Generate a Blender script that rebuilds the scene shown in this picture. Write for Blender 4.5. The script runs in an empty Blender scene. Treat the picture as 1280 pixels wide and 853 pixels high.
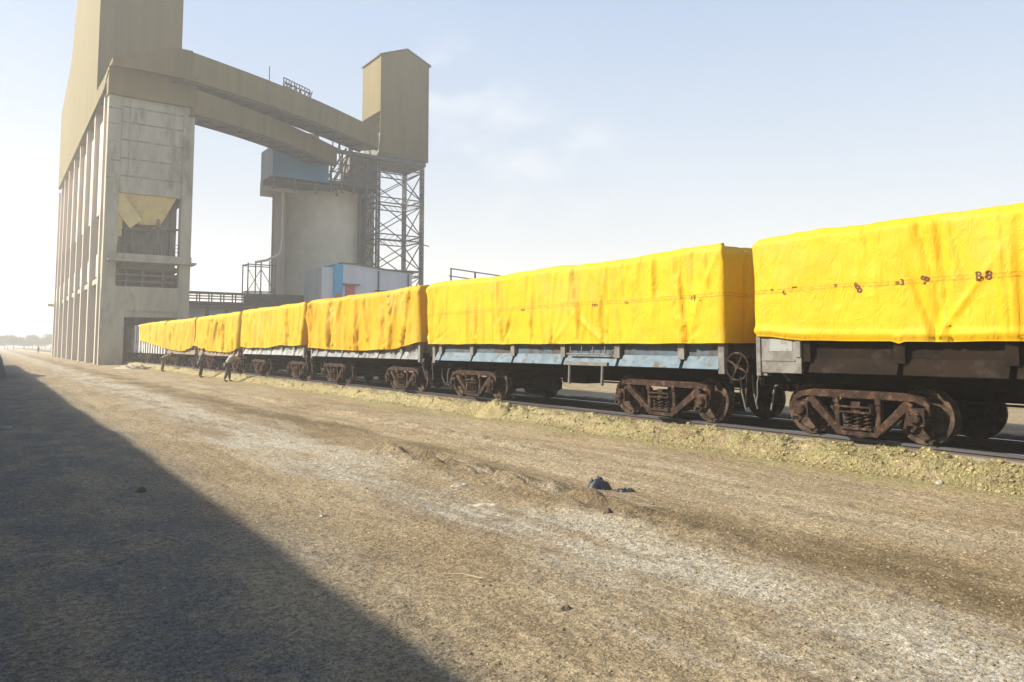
import bpy, bmesh, math, random
import numpy as np
from mathutils import Vector, Matrix
R = math.radians
scene = bpy.context.scene
COL = scene.collection
random.seed(7)

# ---------------------------------------------------------------- camera
cam_d = bpy.data.cameras.new('camera'); cam = bpy.data.objects.new('camera', cam_d); COL.objects.link(cam)
cam_d.sensor_width = 36.0
cam_d.lens = 36.0 * 924.0 / 1280.0
cam_d.shift_y = -0.0487
cam_d.clip_start = 0.05; cam_d.clip_end = 6000
cam.location = (0, 0, 1.82)
cam.rotation_euler = (R(90 + 4.2), 0, -R(35.218))
scene.camera = cam

# ---------------------------------------------------------------- sky, sun, exposure
SUN_EL = R(31)
to_sun = Vector((-0.86, 0.51, 0)).normalized()
SUN_AZ = math.atan2(to_sun.x, to_sun.y)            # clockwise from +Y
world = bpy.data.worlds.new('World'); scene.world = world; world.use_nodes = True
wn = world.node_tree.nodes; wl = world.node_tree.links; wn.clear()
wo = wn.new('ShaderNodeOutputWorld'); bg = wn.new('ShaderNodeBackground'); sky = wn.new('ShaderNodeTexSky')
sky.sky_type = 'NISHITA'; sky.sun_disc = False; sky.sun_elevation = SUN_EL; sky.sun_rotation = SUN_AZ
sky.air_density = 1.35; sky.dust_density = .6; sky.ozone_density = 1.2; sky.altitude = 100
bg.inputs[1].default_value = 0.066
tc = wn.new('ShaderNodeTexCoord')
sep = wn.new('ShaderNodeSeparateXYZ'); wl.new(tc.outputs['Generated'], sep.inputs[0])
def wmath(op, a, b=None, clamp=False):
    n = wn.new('ShaderNodeMath'); n.operation = op; n.use_clamp = clamp
    for i, v in enumerate((a, b)):
        if v is None: continue
        if isinstance(v, (int, float)): n.inputs[i].default_value = v
        else: wl.new(v, n.inputs[i])
    return n.outputs[0]
def wdot(v, c0, c1):
    n = wn.new('ShaderNodeVectorMath'); n.operation = 'DOT_PRODUCT'
    wl.new(tc.outputs['Generated'], n.inputs[0]); n.inputs[1].default_value = Vector(v).normalized()
    m = wn.new('ShaderNodeMapRange'); m.inputs['From Min'].default_value = c0; m.inputs['From Max'].default_value = c1
    wl.new(n.outputs['Value'], m.inputs['Value']); m.interpolation_type = 'SMOOTHSTEP'
    return m.outputs[0]
nz = wn.new('ShaderNodeTexNoise'); nz.inputs['Scale'].default_value = 9.0; nz.inputs['Detail'].default_value = 6
mp = wn.new('ShaderNodeMapping'); mp.inputs['Scale'].default_value = (1, 1, 2.0)
wl.new(tc.outputs['Generated'], mp.inputs[0]); wl.new(mp.outputs[0], nz.inputs['Vector'])
cr = wn.new('ShaderNodeMapRange'); cr.inputs['From Min'].default_value = 0.46; cr.inputs['From Max'].default_value = 0.72
wl.new(nz.outputs[0], cr.inputs['Value'])
# two soft cloud banks high in the haze, and a milky veil thickening towards the horizon
c1 = wdot((0.500, 0.808, 0.312), 0.9935, 0.9995)
c2 = wdot((0.608, 0.761, 0.226), 0.9935, 0.9995)
c3 = wdot((0.53, 0.82, 0.22), 0.975, 0.9995)
cl = wmath('MULTIPLY', wmath('ADD', wmath('ADD', c1, wmath('MULTIPLY', c2, 0.8)), wmath('MULTIPLY', c3, 0.25)), cr.outputs[0], True)
veil = wn.new('ShaderNodeMapRange'); veil.inputs['From Min'].default_value = 0.0; veil.inputs['From Max'].default_value = 0.62
veil.inputs['To Min'].default_value = 0.9; veil.inputs['To Max'].default_value = 0.55
wl.new(sep.outputs['Z'], veil.inputs['Value'])
vs = wdot((-0.86, 0.51, 0.3), -0.1, 0.95)
vt = wmath('ADD', veil.outputs[0], wmath('MULTIPLY', vs, 0.22), True)
mixv = wn.new('ShaderNodeMix'); mixv.data_type = 'RGBA'
wl.new(vt, mixv.inputs[0]); wl.new(sky.outputs[0], mixv.inputs[6]); 
hc = wn.new('ShaderNodeMix'); hc.data_type = 'RGBA'; hz_ = wn.new('ShaderNodeMapRange'); hz_.inputs['From Min'].default_value = .04; hz_.inputs['From Max'].default_value = .55
wl.new(sep.outputs['Z'], hz_.inputs['Value']); wl.new(hz_.outputs[0], hc.inputs[0])
hc.inputs[6].default_value = (4.7, 5.05, 5.3, 1); hc.inputs[7].default_value = (2.4, 3.5, 5.5, 1); wl.new(hc.outputs[2], mixv.inputs[7])
mixc = wn.new('ShaderNodeMix'); mixc.data_type = 'RGBA'
wl.new(wmath('MULTIPLY', cl, 0.45), mixc.inputs[0]); wl.new(mixv.outputs[2], mixc.inputs[6]); mixc.inputs[7].default_value = (6.2, 6.3, 6.4, 1)
wl.new(mixc.outputs[2], bg.inputs[0]); wl.new(bg.outputs[0], wo.inputs[0])

sun_d = bpy.data.lights.new('sun', 'SUN'); sun = bpy.data.objects.new('sun', sun_d); COL.objects.link(sun)
sun_d.energy = 5.0; sun_d.angle = R(0.9); sun_d.color = (1.0, 0.88, 0.70)
light_dir = Vector((-to_sun.x * math.cos(SUN_EL), -to_sun.y * math.cos(SUN_EL), -math.sin(SUN_EL)))
sun.rotation_euler = light_dir.to_track_quat('-Z', 'Y').to_euler()
vsn = scene.view_settings; vsn.view_transform = 'Standard'; vsn.look = 'None'; vsn.gamma = 1; vsn.exposure = 1.34
vsn.use_curve_mapping = False
scene.cycles.volume_bounces = 1; scene.cycles.max_bounces = 8

# ---------------------------------------------------------------- numpy noise
_rng = np.random.default_rng(11)
_perm = _rng.permutation(512); _perm = np.concatenate([_perm, _perm, _perm])
_g = _rng.uniform(0, 2 * np.pi, 512); _gx = np.cos(_g); _gy = np.sin(_g)
def pn(x, y, seed=0):
    x = np.asarray(x, float) + seed * 17.31; y = np.asarray(y, float) + seed * 5.77
    xi = np.floor(x).astype(int); yi = np.floor(y).astype(int); xf = x - xi; yf = y - yi
    u = xf * xf * xf * (xf * (xf * 6 - 15) + 10); v = yf * yf * yf * (yf * (yf * 6 - 15) + 10)
    def gr(ix, iy, dx, dy):
        h = _perm[(ix & 511) + _perm[iy & 511] % 512] & 511
        return _gx[h] * dx + _gy[h] * dy
    a = gr(xi, yi, xf, yf); b = gr(xi + 1, yi, xf - 1, yf); c = gr(xi, yi + 1, xf, yf - 1); d = gr(xi + 1, yi + 1, xf - 1, yf - 1)
    return (a + (b - a) * u) + ((c + (d - c) * u) - (a + (b - a) * u)) * v
def fbm(x, y, o=4, seed=0):
    s = 0; a = 1.0
    for k in range(o):
        s = s + a * pn(x * 2 ** k, y * 2 ** k, seed + k); a *= 0.5
    return s
def sstep(a, b, x):
    t = np.clip((np.asarray(x, float) - a) / (b - a), 0, 1); return t * t * (3 - 2 * t)

# ---------------------------------------------------------------- materials
def nd(nt, typ, **kw):
    n = nt.nodes.new(typ)
    for k, v in kw.items(): setattr(n, k, v)
    return n
def mat(name, base, rough=0.8, var=None, scale=1.0, detail=6, bump=0.0, bscale=20.0, metal=0.0, stretch=(1, 1, 1),
        var2=None, scale2=0.3, lo=0.4, hi=0.62, lo2=0.45, hi2=0.6, spec=0.5, island=0.0, translucent=0.0):
    m = bpy.data.materials.new(name); m.use_nodes = True; nt = m.node_tree; L = nt.links
    b = nt.nodes['Principled BSDF']; b.inputs['Roughness'].default_value = rough; b.inputs['Metallic'].default_value = metal
    b.inputs['Specular IOR Level'].default_value = spec
    tcn = nd(nt, 'ShaderNodeTexCoord'); mpn = nd(nt, 'ShaderNodeMapping'); mpn.inputs['Scale'].default_value = stretch
    geo = nd(nt, 'ShaderNodeNewGeometry'); L.new(geo.outputs['Position'], mpn.inputs[0])
    cur = None
    col = nd(nt, 'ShaderNodeRGB'); col.outputs[0].default_value = (*base, 1); cur = col.outputs[0]
    for v, sc, l, h in ((var, scale, lo, hi), (var2, scale2, lo2, hi2)):
        if v is None: continue
        n = nd(nt, 'ShaderNodeTexNoise'); n.inputs['Scale'].default_value = sc; n.inputs['Detail'].default_value = detail
        n.inputs['Roughness'].default_value = 0.65
        L.new(mpn.outputs[0], n.inputs['Vector'])
        r = nd(nt, 'ShaderNodeMapRange'); r.inputs['From Min'].default_value = l; r.inputs['From Max'].default_value = h
        L.new(n.outputs[0], r.inputs['Value'])
        mx = nd(nt, 'ShaderNodeMix', data_type='RGBA'); L.new(r.outputs[0], mx.inputs[0]); L.new(cur, mx.inputs[6])
        mx.inputs[7].default_value = (*v, 1); cur = mx.outputs[2]
    if island:
        hs = nd(nt, 'ShaderNodeHueSaturation'); r = nd(nt, 'ShaderNodeMapRange')
        r.inputs['To Min'].default_value = 1 - island; r.inputs['To Max'].default_value = 1 + island
        L.new(geo.outputs['Random Per Island'], r.inputs['Value']); L.new(r.outputs[0], hs.inputs['Value'])
        L.new(cur, hs.inputs['Color']); cur = hs.outputs[0]
    L.new(cur, b.inputs['Base Color'])
    if bump:
        n = nd(nt, 'ShaderNodeTexNoise'); n.inputs['Scale'].default_value = bscale; n.inputs['Detail'].default_value = 8
        n.inputs['Roughness'].default_value = 0.7
        L.new(mpn.outputs[0], n.inputs['Vector']); bp = nd(nt, 'ShaderNodeBump'); bp.inputs['Strength'].default_value = bump
        bp.inputs['Distance'].default_value = 1.0 / bscale
        L.new(n.outputs[0], bp.inputs['Height']); L.new(bp.outputs[0], b.inputs['Normal'])
    if translucent:
        tr = nd(nt, 'ShaderNodeBsdfTranslucent'); L.new(cur, tr.inputs[0]); ms = nd(nt, 'ShaderNodeMixShader')
        ms.inputs[0].default_value = translucent; out = nt.nodes['Material Output']
        L.new(b.outputs[0], ms.inputs[1]); L.new(tr.outputs[0], ms.inputs[2]); L.new(ms.outputs[0], out.inputs[0])
    return m
M = {}
M['concrete'] = mat('concrete', (.33, .325, .262), .9, (.25, .245, .198), .9, var2=(.13, .125, .10), scale2=.6, stretch=(1, 1, .28), bump=.25, bscale=6, lo2=.53, hi2=.70)
M['concrete_light'] = mat('concrete_light', (.46, .41, .36), .9, (.40, .355, .31), 1.0, stretch=(1, 1, .15), bump=.15, bscale=6)
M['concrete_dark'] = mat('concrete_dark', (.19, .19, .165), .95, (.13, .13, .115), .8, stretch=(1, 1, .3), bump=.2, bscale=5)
M['concrete_stain'] = mat('concrete_stain', (.13, .125, .10), .95, (.26, .255, .21), 1.6, stretch=(1, 1, .5))
M['cladding'] = mat('cladding', (.158, .130, .044), .85, (.140, .116, .042), .25, stretch=(1, 1, .12), bump=.1, bscale=5, var2=(.126, .106, .044), scale2=.12)
def add_sheets(m, amt=.86):
    nt = m.node_tree; L = nt.links; b = nt.nodes['Principled BSDF']; geo = [n for n in nt.nodes if n.type == 'NEW_GEOMETRY'][0]
    sp = nd(nt, 'ShaderNodeSeparateXYZ'); L.new(geo.outputs['Position'], sp.inputs[0])
    ad = nd(nt, 'ShaderNodeMath', operation='ADD'); L.new(sp.outputs['X'], ad.inputs[0]); L.new(sp.outputs['Y'], ad.inputs[1])
    cb = nd(nt, 'ShaderNodeCombineXYZ'); L.new(ad.outputs[0], cb.inputs[0]); L.new(sp.outputs['Z'], cb.inputs[1])
    bk = nd(nt, 'ShaderNodeTexBrick'); bk.offset = 0; L.new(cb.outputs[0], bk.inputs['Vector'])
    for k, v in (('Scale', 1.0), ('Mortar Size', .035), ('Mortar Smooth', .6), ('Brick Width', 1.1), ('Row Height', 2.9)): bk.inputs[k].default_value = v
    bk.inputs['Color1'].default_value = (1, 1, 1, 1); bk.inputs['Color2'].default_value = (.90, .90, .91, 1); bk.inputs['Mortar'].default_value = (amt, amt, amt, 1)
    n = nd(nt, 'ShaderNodeTexNoise'); n.inputs['Scale'].default_value = .9; mpn = nd(nt, 'ShaderNodeMapping'); mpn.inputs['Scale'].default_value = (1, 1, .06)
    L.new(geo.outputs['Position'], mpn.inputs[0]); L.new(mpn.outputs[0], n.inputs['Vector']); n.inputs['Detail'].default_value = 5
    r_ = nd(nt, 'ShaderNodeMapRange'); L.new(n.outputs[0], r_.inputs['Value'])
    for k, v in zip(('From Min', 'From Max', 'To Min', 'To Max'), (.40, .62, 1.0, .82)): r_.inputs[k].default_value = v
    src = b.inputs['Base Color'].links[0].from_socket
    m1 = nd(nt, 'ShaderNodeMix', data_type='RGBA', blend_type='MULTIPLY'); m1.inputs[0].default_value = 1; L.new(src, m1.inputs[6]); L.new(bk.outputs[0], m1.inputs[7])
    m2 = nd(nt, 'ShaderNodeMix', data_type='RGBA', blend_type='MULTIPLY'); m2.inputs[0].default_value = 1; L.new(m1.outputs[2], m2.inputs[6]); L.new(r_.outputs[0], m2.inputs[7])
    L.new(m2.outputs[2], b.inputs['Base Color'])
add_sheets(M['cladding'])
M['hopper'] = mat('hopper_yellow', (.55, .45, .18), .7, (.40, .34, .16), .7, bump=.1, bscale=5)
M['steel_grey'] = mat('steel_grey', (.12, .12, .105), .75, (.08, .08, .07), 1.4)
M['steel_dark'] = mat('steel_dark', (.07, .07, .065), .8, (.04, .04, .037), 1.4)
M['teal'] = mat('teal_sheet', (.035, .19, .32), .7, (.03, .155, .26), .5, stretch=(1, 1, .3))
M['paleblue'] = mat('pale_blue_paint', (.50, .55, .60), .7, (.42, .47, .52), .4, stretch=(1, 1, .3))
M['cyan'] = mat('cyan_paint', (.01, .33, .55), .6, (.01, .27, .46), 2)
M['red'] = mat('red_paint', (.60, .05, .07), .6, (.34, .09, .09), 2)
M['silo'] = mat('silo_concrete', (.60, .565, .455), .95, (.52, .49, .395), .35, bump=.1, bscale=4)
M['rust'] = mat('rusty_cast_steel', (.040, .022, .015), .9, (.015, .010, .008), 5, bump=.35, bscale=40, var2=(.10, .062, .043), scale2=9, lo2=.52, hi2=.66, spec=.2)
M['wheel'] = mat('wheel_steel', (.032, .021, .015), .8, (.014, .010, .008), 4, bump=.25, bscale=30, var2=(.085, .055, .036), scale2=7, spec=.25)
M['under'] = mat('underframe_grime', (.008, .007, .0065), .95, (.014, .011, .009), 4, bump=.2, bscale=20, spec=.1)
M['blue'] = mat('faded_blue_paint', (.060, .108, .155), .7, (.105, .16, .21), 2.2, bump=.2, bscale=14, var2=(.055, .043, .036), scale2=3.0, lo2=.52, hi2=.64, stretch=(1, 1, 1.6))
M['bluedark'] = mat('shaded_grimy_blue', (.035, .062, .095), .75, (.05, .085, .12), 2.0, bump=.2, bscale=14, var2=(.04, .032, .028), scale2=2.4, lo2=.48, hi2=.6)  # wagon blue darkened for the shade under the hem, with grime over it
M['greyblue'] = mat('grey_blue_paint', (.17, .205, .235), .65, (.12, .14, .16), 2.2, bump=.15, bscale=14, var2=(.06, .05, .043), scale2=3.0, lo2=.50, hi2=.62)
M['palegrey'] = mat('pale_grey_paint', (.25, .28, .30), .6, (.17, .19, .21), 2.2, bump=.15, bscale=14, var2=(.08, .065, .055), scale2=3.0, lo2=.50, hi2=.62)
M['brown'] = mat('brown_wagon_paint', (.015, .010, .0075), .9, (.008, .007, .006), 2.5, spec=.1, bump=.2, bscale=18, var2=(.026, .020, .016), scale2=3.2, lo2=.55, hi2=.66)
M['dustbrown'] = mat('dusty_brown_paint', (.17, .14, .115), .85, (.11, .09, .075), 2.5, bump=.2, bscale=18)
M['greydirt'] = mat('dirty_grey_paint', (.15, .15, .145), .75, (.085, .08, .075), 4, bump=.2, bscale=25, var2=(.10, .08, .07), scale2=6, lo2=.55, hi2=.64)
M['silver'] = mat('silver_paint', (.62, .65, .68), .5, (.5, .52, .54), 2)
M['placard'] = mat('placard_paint', (.20, .215, .22), .7, (.14, .13, .12), 9, lo=.52, hi=.60)
M['hose'] = mat('hose_rubber', (.13, .125, .11), .8)
M['railhead'] = mat('rail_steel', (.32, .33, .35), .28, metal=.9)
M['railweb'] = mat('rail_web_rust', (.07, .05, .04), .85)
M['sleeper'] = mat('sleeper_concrete', (.07, .065, .06), .95)
M['kerb'] = mat('kerb_concrete', (.20, .18, .135), .95, (.13, .115, .085), 3, bump=.4, bscale=18)
M['grass'] = mat('dry_grass_mat', (.30, .275, .135), .95, (.19, .165, .085), 3, island=.45, spec=.1)
M['bankclod'] = mat('bank_clod_soil', (.28, .24, .125), .95, (.22, .19, .10), 3, island=.22, spec=.1)
M['clod'] = mat('soil_clods', (.24, .195, .12), .95, (.17, .137, .085), 4, island=.25, spec=.1)
M['heap'] = mat('grey_green_soil', (.25, .235, .13), .95, (.18, .17, .095), 8, bump=.5, bscale=30)
M['rubble'] = mat('dark_rubble', (.09, .10, .11), .95, (.05, .055, .06), 3, bump=.6, bscale=10)
M['bag'] = mat('dark_plastic', (.010, .014, .026), .35, (.022, .028, .042), 14, bump=.4, bscale=30)
M['white_scrap'] = mat('white_scrap', (.36, .33, .27), .8, (.24, .21, .16), 20)
M['twig'] = mat('dry_twig', (.36, .30, .20), .9)
M['dirt_dark'] = mat('dark_soil', (.10, .075, .05), .95, (.07, .055, .04), 10)
M['skin'] = mat('skin', (.17, .095, .06), .6)
M['hair'] = mat('hair', (.015, .012, .01), .7)
M['cloth_pale'] = mat('pale_cloth', (.30, .29, .26), .85, (.24, .23, .21), 20)
M['cloth_khaki'] = mat('khaki_cloth', (.17, .14, .09), .85, (.13, .11, .07), 20)
M['cloth_grey'] = mat('grey_cloth', (.09, .095, .095), .85)
M['cloth_dark'] = mat('dark_cloth', (.035, .033, .03), .85)
M['cloth_brown'] = mat('brown_cloth', (.06, .05, .04), .85)
M['bark'] = mat('bark', (.12, .09, .06), .95)
M['leaf'] = mat('leaf', (.07, .10, .035), .8, (.10, .12, .05), 1.5, island=.4, spec=.2)
M['shed'] = mat('shadow_shed_wall', (.34, .33, .30), .9, (.27, .26, .23), .6)
M['roof'] = mat('shadow_shed_roof', (.25, .24, .22), .6, (.20, .17, .14), .8)
M['load'] = mat('dark_load', (.06, .05, .045), .95)
M['ink'] = mat('printed_ink', (.085, .035, .012), .8)

def tarp_mat(name, base, var, band=False):
    m = mat(name, base, .6, var, 1.1, var2=(.50, .375, .045), scale2=.55, lo2=.50, hi2=.75, bump=0, lo=.42, hi=.62, spec=.3, translucent=.18)
    nt = m.node_tree; L = nt.links; b = nt.nodes['Principled BSDF']
    geo = [n for n in nt.nodes if n.type == 'NEW_GEOMETRY'][0]
    # creases of the sheet at three sizes
    h = None
    for sc, st, stretch, ds in ((1.3, 1.3, (1, 1, .28), 1.0), (4.5, .62, (1, 1, .5), 1.6), (26, .09, (1, 1, 1), 0)):
        mpn = nd(nt, 'ShaderNodeMapping'); mpn.inputs['Scale'].default_value = stretch; L.new(geo.outputs['Position'], mpn.inputs[0])
        n = nd(nt, 'ShaderNodeTexNoise'); n.inputs['Scale'].default_value = sc; n.inputs['Detail'].default_value = 3; n.inputs['Distortion'].default_value = ds
        L.new(mpn.outputs[0], n.inputs['Vector'])
        s = nd(nt, 'ShaderNodeMath', operation='SUBTRACT'); L.new(n.outputs[0], s.inputs[0]); s.inputs[1].default_value = .5
        a = nd(nt, 'ShaderNodeMath', operation='ABSOLUTE'); L.new(s.outputs[0], a.inputs[0])
        p = nd(nt, 'ShaderNodeMath', operation='MULTIPLY'); L.new(a.outputs[0], p.inputs[0]); p.inputs[1].default_value = -st * .09
        if h is None: h = p.outputs[0]
        else:
            q = nd(nt, 'ShaderNodeMath', operation='ADD'); L.new(h, q.inputs[0]); L.new(p.outputs[0], q.inputs[1]); h = q.outputs[0]
    bp = nd(nt, 'ShaderNodeBump'); bp.inputs['Strength'].default_value = .85; bp.inputs['Distance'].default_value = .55
    L.new(h, bp.inputs['Height']); L.new(bp.outputs[0], b.inputs['Normal'])
    for n in nt.nodes:
        if n.type == 'BSDF_TRANSLUCENT': L.new(bp.outputs[0], n.inputs['Normal'])
    if band:
        # a faint printed seam line: two thin rows of broken brown print running along the sheet
        sp = nd(nt, 'ShaderNodeSeparateXYZ'); L.new(geo.outputs['Position'], sp.inputs[0])
        wv = nd(nt, 'ShaderNodeTexNoise'); wv.inputs['Scale'].default_value = .8; L.new(geo.outputs['Position'], wv.inputs['Vector'])
        zz = nd(nt, 'ShaderNodeMath', operation='MULTIPLY_ADD'); L.new(wv.outputs[0], zz.inputs[0]); zz.inputs[1].default_value = .10; L.new(sp.outputs['Z'], zz.inputs[2])
        tot = None
        for zc, w, thr, st in ((2.80, .012, .47, .55), (2.855, .009, .45, .5), (2.83, .035, .60, .6)):
            d = nd(nt, 'ShaderNodeMath', operation='SUBTRACT'); L.new(zz.outputs[0], d.inputs[0]); d.inputs[1].default_value = zc
            a = nd(nt, 'ShaderNodeMath', operation='ABSOLUTE'); L.new(d.outputs[0], a.inputs[0])
            c = nd(nt, 'ShaderNodeMath', operation='LESS_THAN'); L.new(a.outputs[0], c.inputs[0]); c.inputs[1].default_value = w
            mpn = nd(nt, 'ShaderNodeMapping'); mpn.inputs['Scale'].default_value = (10, 10, 40); L.new(geo.outputs['Position'], mpn.inputs[0])
            n = nd(nt, 'ShaderNodeTexNoise'); n.inputs['Scale'].default_value = 1.6; n.inputs['Detail'].default_value = 4; L.new(mpn.outputs[0], n.inputs['Vector'])
            g = nd(nt, 'ShaderNodeMath', operation='GREATER_THAN'); L.new(n.outputs[0], g.inputs[0]); g.inputs[1].default_value = thr
            mm = nd(nt, 'ShaderNodeMath', operation='MULTIPLY'); L.new(c.outputs[0], mm.inputs[0]); L.new(g.outputs[0], mm.inputs[1])
            ms = nd(nt, 'ShaderNodeMath', operation='MULTIPLY'); L.new(mm.outputs[0], ms.inputs[0]); ms.inputs[1].default_value = st
            if tot is None: tot = ms.outputs[0]
            else:
                q = nd(nt, 'ShaderNodeMath', operation='MAXIMUM'); L.new(tot, q.inputs[0]); L.new(ms.outputs[0], q.inputs[1]); tot = q.outputs[0]
        src = b.inputs['Base Color'].links[0].from_socket
        mx = nd(nt, 'ShaderNodeMix', data_type='RGBA'); L.new(tot, mx.inputs[0]); L.new(src, mx.inputs[6]); mx.inputs[7].default_value = (.25, .10, .01, 1)
        L.new(mx.outputs[2], b.inputs['Base Color'])
    return m
M['tarp'] = tarp_mat('tarpaulin', (.60, .385, .003), (.58, .335, .002))
M['tarp_pale'] = tarp_mat('tarpaulin_faded', (.57, .365, .008), (.55, .325, .005))
M['tarp_deep'] = tarp_mat('tarpaulin_deep', (.56, .325, .003), (.54, .285, .002))
M['tarp_print'] = tarp_mat('tarpaulin_printed', (.60, .385, .003), (.58, .335, .002), True)

def ground_mat():
    m = bpy.data.materials.new('dirt_yard'); m.use_nodes = True; nt = m.node_tree; L = nt.links
    b = nt.nodes['Principled BSDF']; b.inputs['Roughness'].default_value = .95; b.inputs['Specular IOR Level'].default_value = .15
    geo = nd(nt, 'ShaderNodeNewGeometry'); sp = nd(nt, 'ShaderNodeSeparateXYZ'); L.new(geo.outputs['Position'], sp.inputs[0])
    def noise(sc, det=6, rough=.65, stretch=(1, 1, 1), dist=0):
        mpn = nd(nt, 'ShaderNodeMapping'); mpn.inputs['Scale'].default_value = stretch; L.new(geo.outputs['Position'], mpn.inputs[0])
        n = nd(nt, 'ShaderNodeTexNoise'); n.inputs['Scale'].default_value = sc; n.inputs['Detail'].default_value = det
        n.inputs['Roughness'].default_value = rough; n.inputs['Distortion'].default_value = dist; L.new(mpn.outputs[0], n.inputs['Vector']); return n.outputs[0]
    def rng(v, a, b_, c=0., d=1.):
        r = nd(nt, 'ShaderNodeMapRange'); r.interpolation_type = 'SMOOTHSTEP'; L.new(v, r.inputs['Value'])
        for k, x in zip(('From Min', 'From Max', 'To Min', 'To Max'), (a, b_, c, d)): r.inputs[k].default_value = x
        return r.outputs[0]
    def mul(a, b_):
        n = nd(nt, 'ShaderNodeMath', operation='MULTIPLY')
        for i, v in enumerate((a, b_)):
            if isinstance(v, float): n.inputs[i].default_value = v
            else: L.new(v, n.inputs[i])
        return n.outputs[0]
    def add(a, b_):
        n = nd(nt, 'ShaderNodeMath', operation='ADD')
        for i, v in enumerate((a, b_)):
            if isinstance(v, float): n.inputs[i].default_value = v
            else: L.new(v, n.inputs[i])
        return n.outputs[0]
    def mix(f, a, colr):
        mx = nd(nt, 'ShaderNodeMix', data_type='RGBA'); L.new(f, mx.inputs[0]); L.new(a, mx.inputs[6]) if not isinstance(a, tuple) else None
        if isinstance(a, tuple): mx.inputs[6].default_value = (*a, 1)
        mx.inputs[7].default_value = (*colr, 1); return mx.outputs[2]
    wob = noise(.35, 4, .6, (1, .6, 1)); x = add(sp.outputs['X'], mul(add(wob, -.5), 2.4))
    c = mix(rng(noise(.6, 6, .65, (1, .45, 1)), .40, .62), (.365, .298, .19), (.285, .224, .136))
    def stripe(x0, x1, soft=.5):
        return mul(rng(x, x0 - soft, x0 + soft), rng(x, x1 - soft, x1 + soft, 1., 0.))
    # pale ash-grey wheel lane, brown churned lanes beside it
    brk = rng(noise(1.1, 6, .7, (1, .35, 1)), .36, .60)
    c = mix(mul(mul(stripe(3.75, 5.25, .35), brk), .80), c, (.44, .42, .355)) if False else mix(mul(mul(stripe(3.75, 5.25, .35), brk), .85), c, (.44, .42, .355))
    c = mix(mul(stripe(5.5, 6.6, .4), rng(noise(.9, 5, .6, (1, .3, 1)), .38, .6, .15, .85)), c, (.14, .105, .056))
    c = mix(mul(stripe(7.0, 9.6, .5), rng(noise(.7, 5, .6, (1, .22, 1)), .40, .6, 0., .6)), c, (.37, .325, .235))
    c = mix(mul(rng(noise(2.6, 6, .7, (1, .6, 1)), .52, .66), .5), c, (.17, .125, .072))
    # long dragged streaks along the yard
    c = mix(mul(rng(noise(2.2, 5, .7, (1, .09, 1)), .50, .62), .5), c, (.20, .155, .10))
    c = mix(mul(rng(noise(1.5, 5, .7, (1, .12, 1), .3), .54, .68), .45), c, (.46, .42, .34))
    # shade painted into the soil colour where the long shadow falls, unevenly mottled
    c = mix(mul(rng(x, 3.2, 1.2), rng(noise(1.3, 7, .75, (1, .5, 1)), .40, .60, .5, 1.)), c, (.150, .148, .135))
    # yellow weedy bank and dark trackbed
    c = mix(mul(stripe(9.9, 11.05, .25), rng(noise(3.5, 5, .7), .38, .58)), c, (.30, .275, .135))
    c = mix(mul(rng(sp.outputs['X'], 11.2, 11.5), rng(sp.outputs['X'], 14.6, 15.2, 1., 0.)), c, (.07, .06, .05))
    # grain
    g = noise(55, 5, .8); g2 = noise(17, 5, .75)
    gv = add(mul(rng(g, .38, .64), .8), mul(rng(g2, .36, .66), .55))
    hs = nd(nt, 'ShaderNodeHueSaturation'); L.new(c, hs.inputs['Color']); L.new(add(gv, .34), hs.inputs['Value'])
    L.new(hs.outputs[0], b.inputs['Base Color'])
    h = add(mul(g2, .05), add(mul(g, .018), mul(noise(6, 5, .7), .09)))
    bp = nd(nt, 'ShaderNodeBump'); bp.inputs['Strength'].default_value = 1.0; bp.inputs['Distance'].default_value = 1.0
    L.new(h, bp.inputs['Height']); L.new(bp.outputs[0], b.inputs['Normal'])
    return m
M['ground'] = ground_mat()

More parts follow.
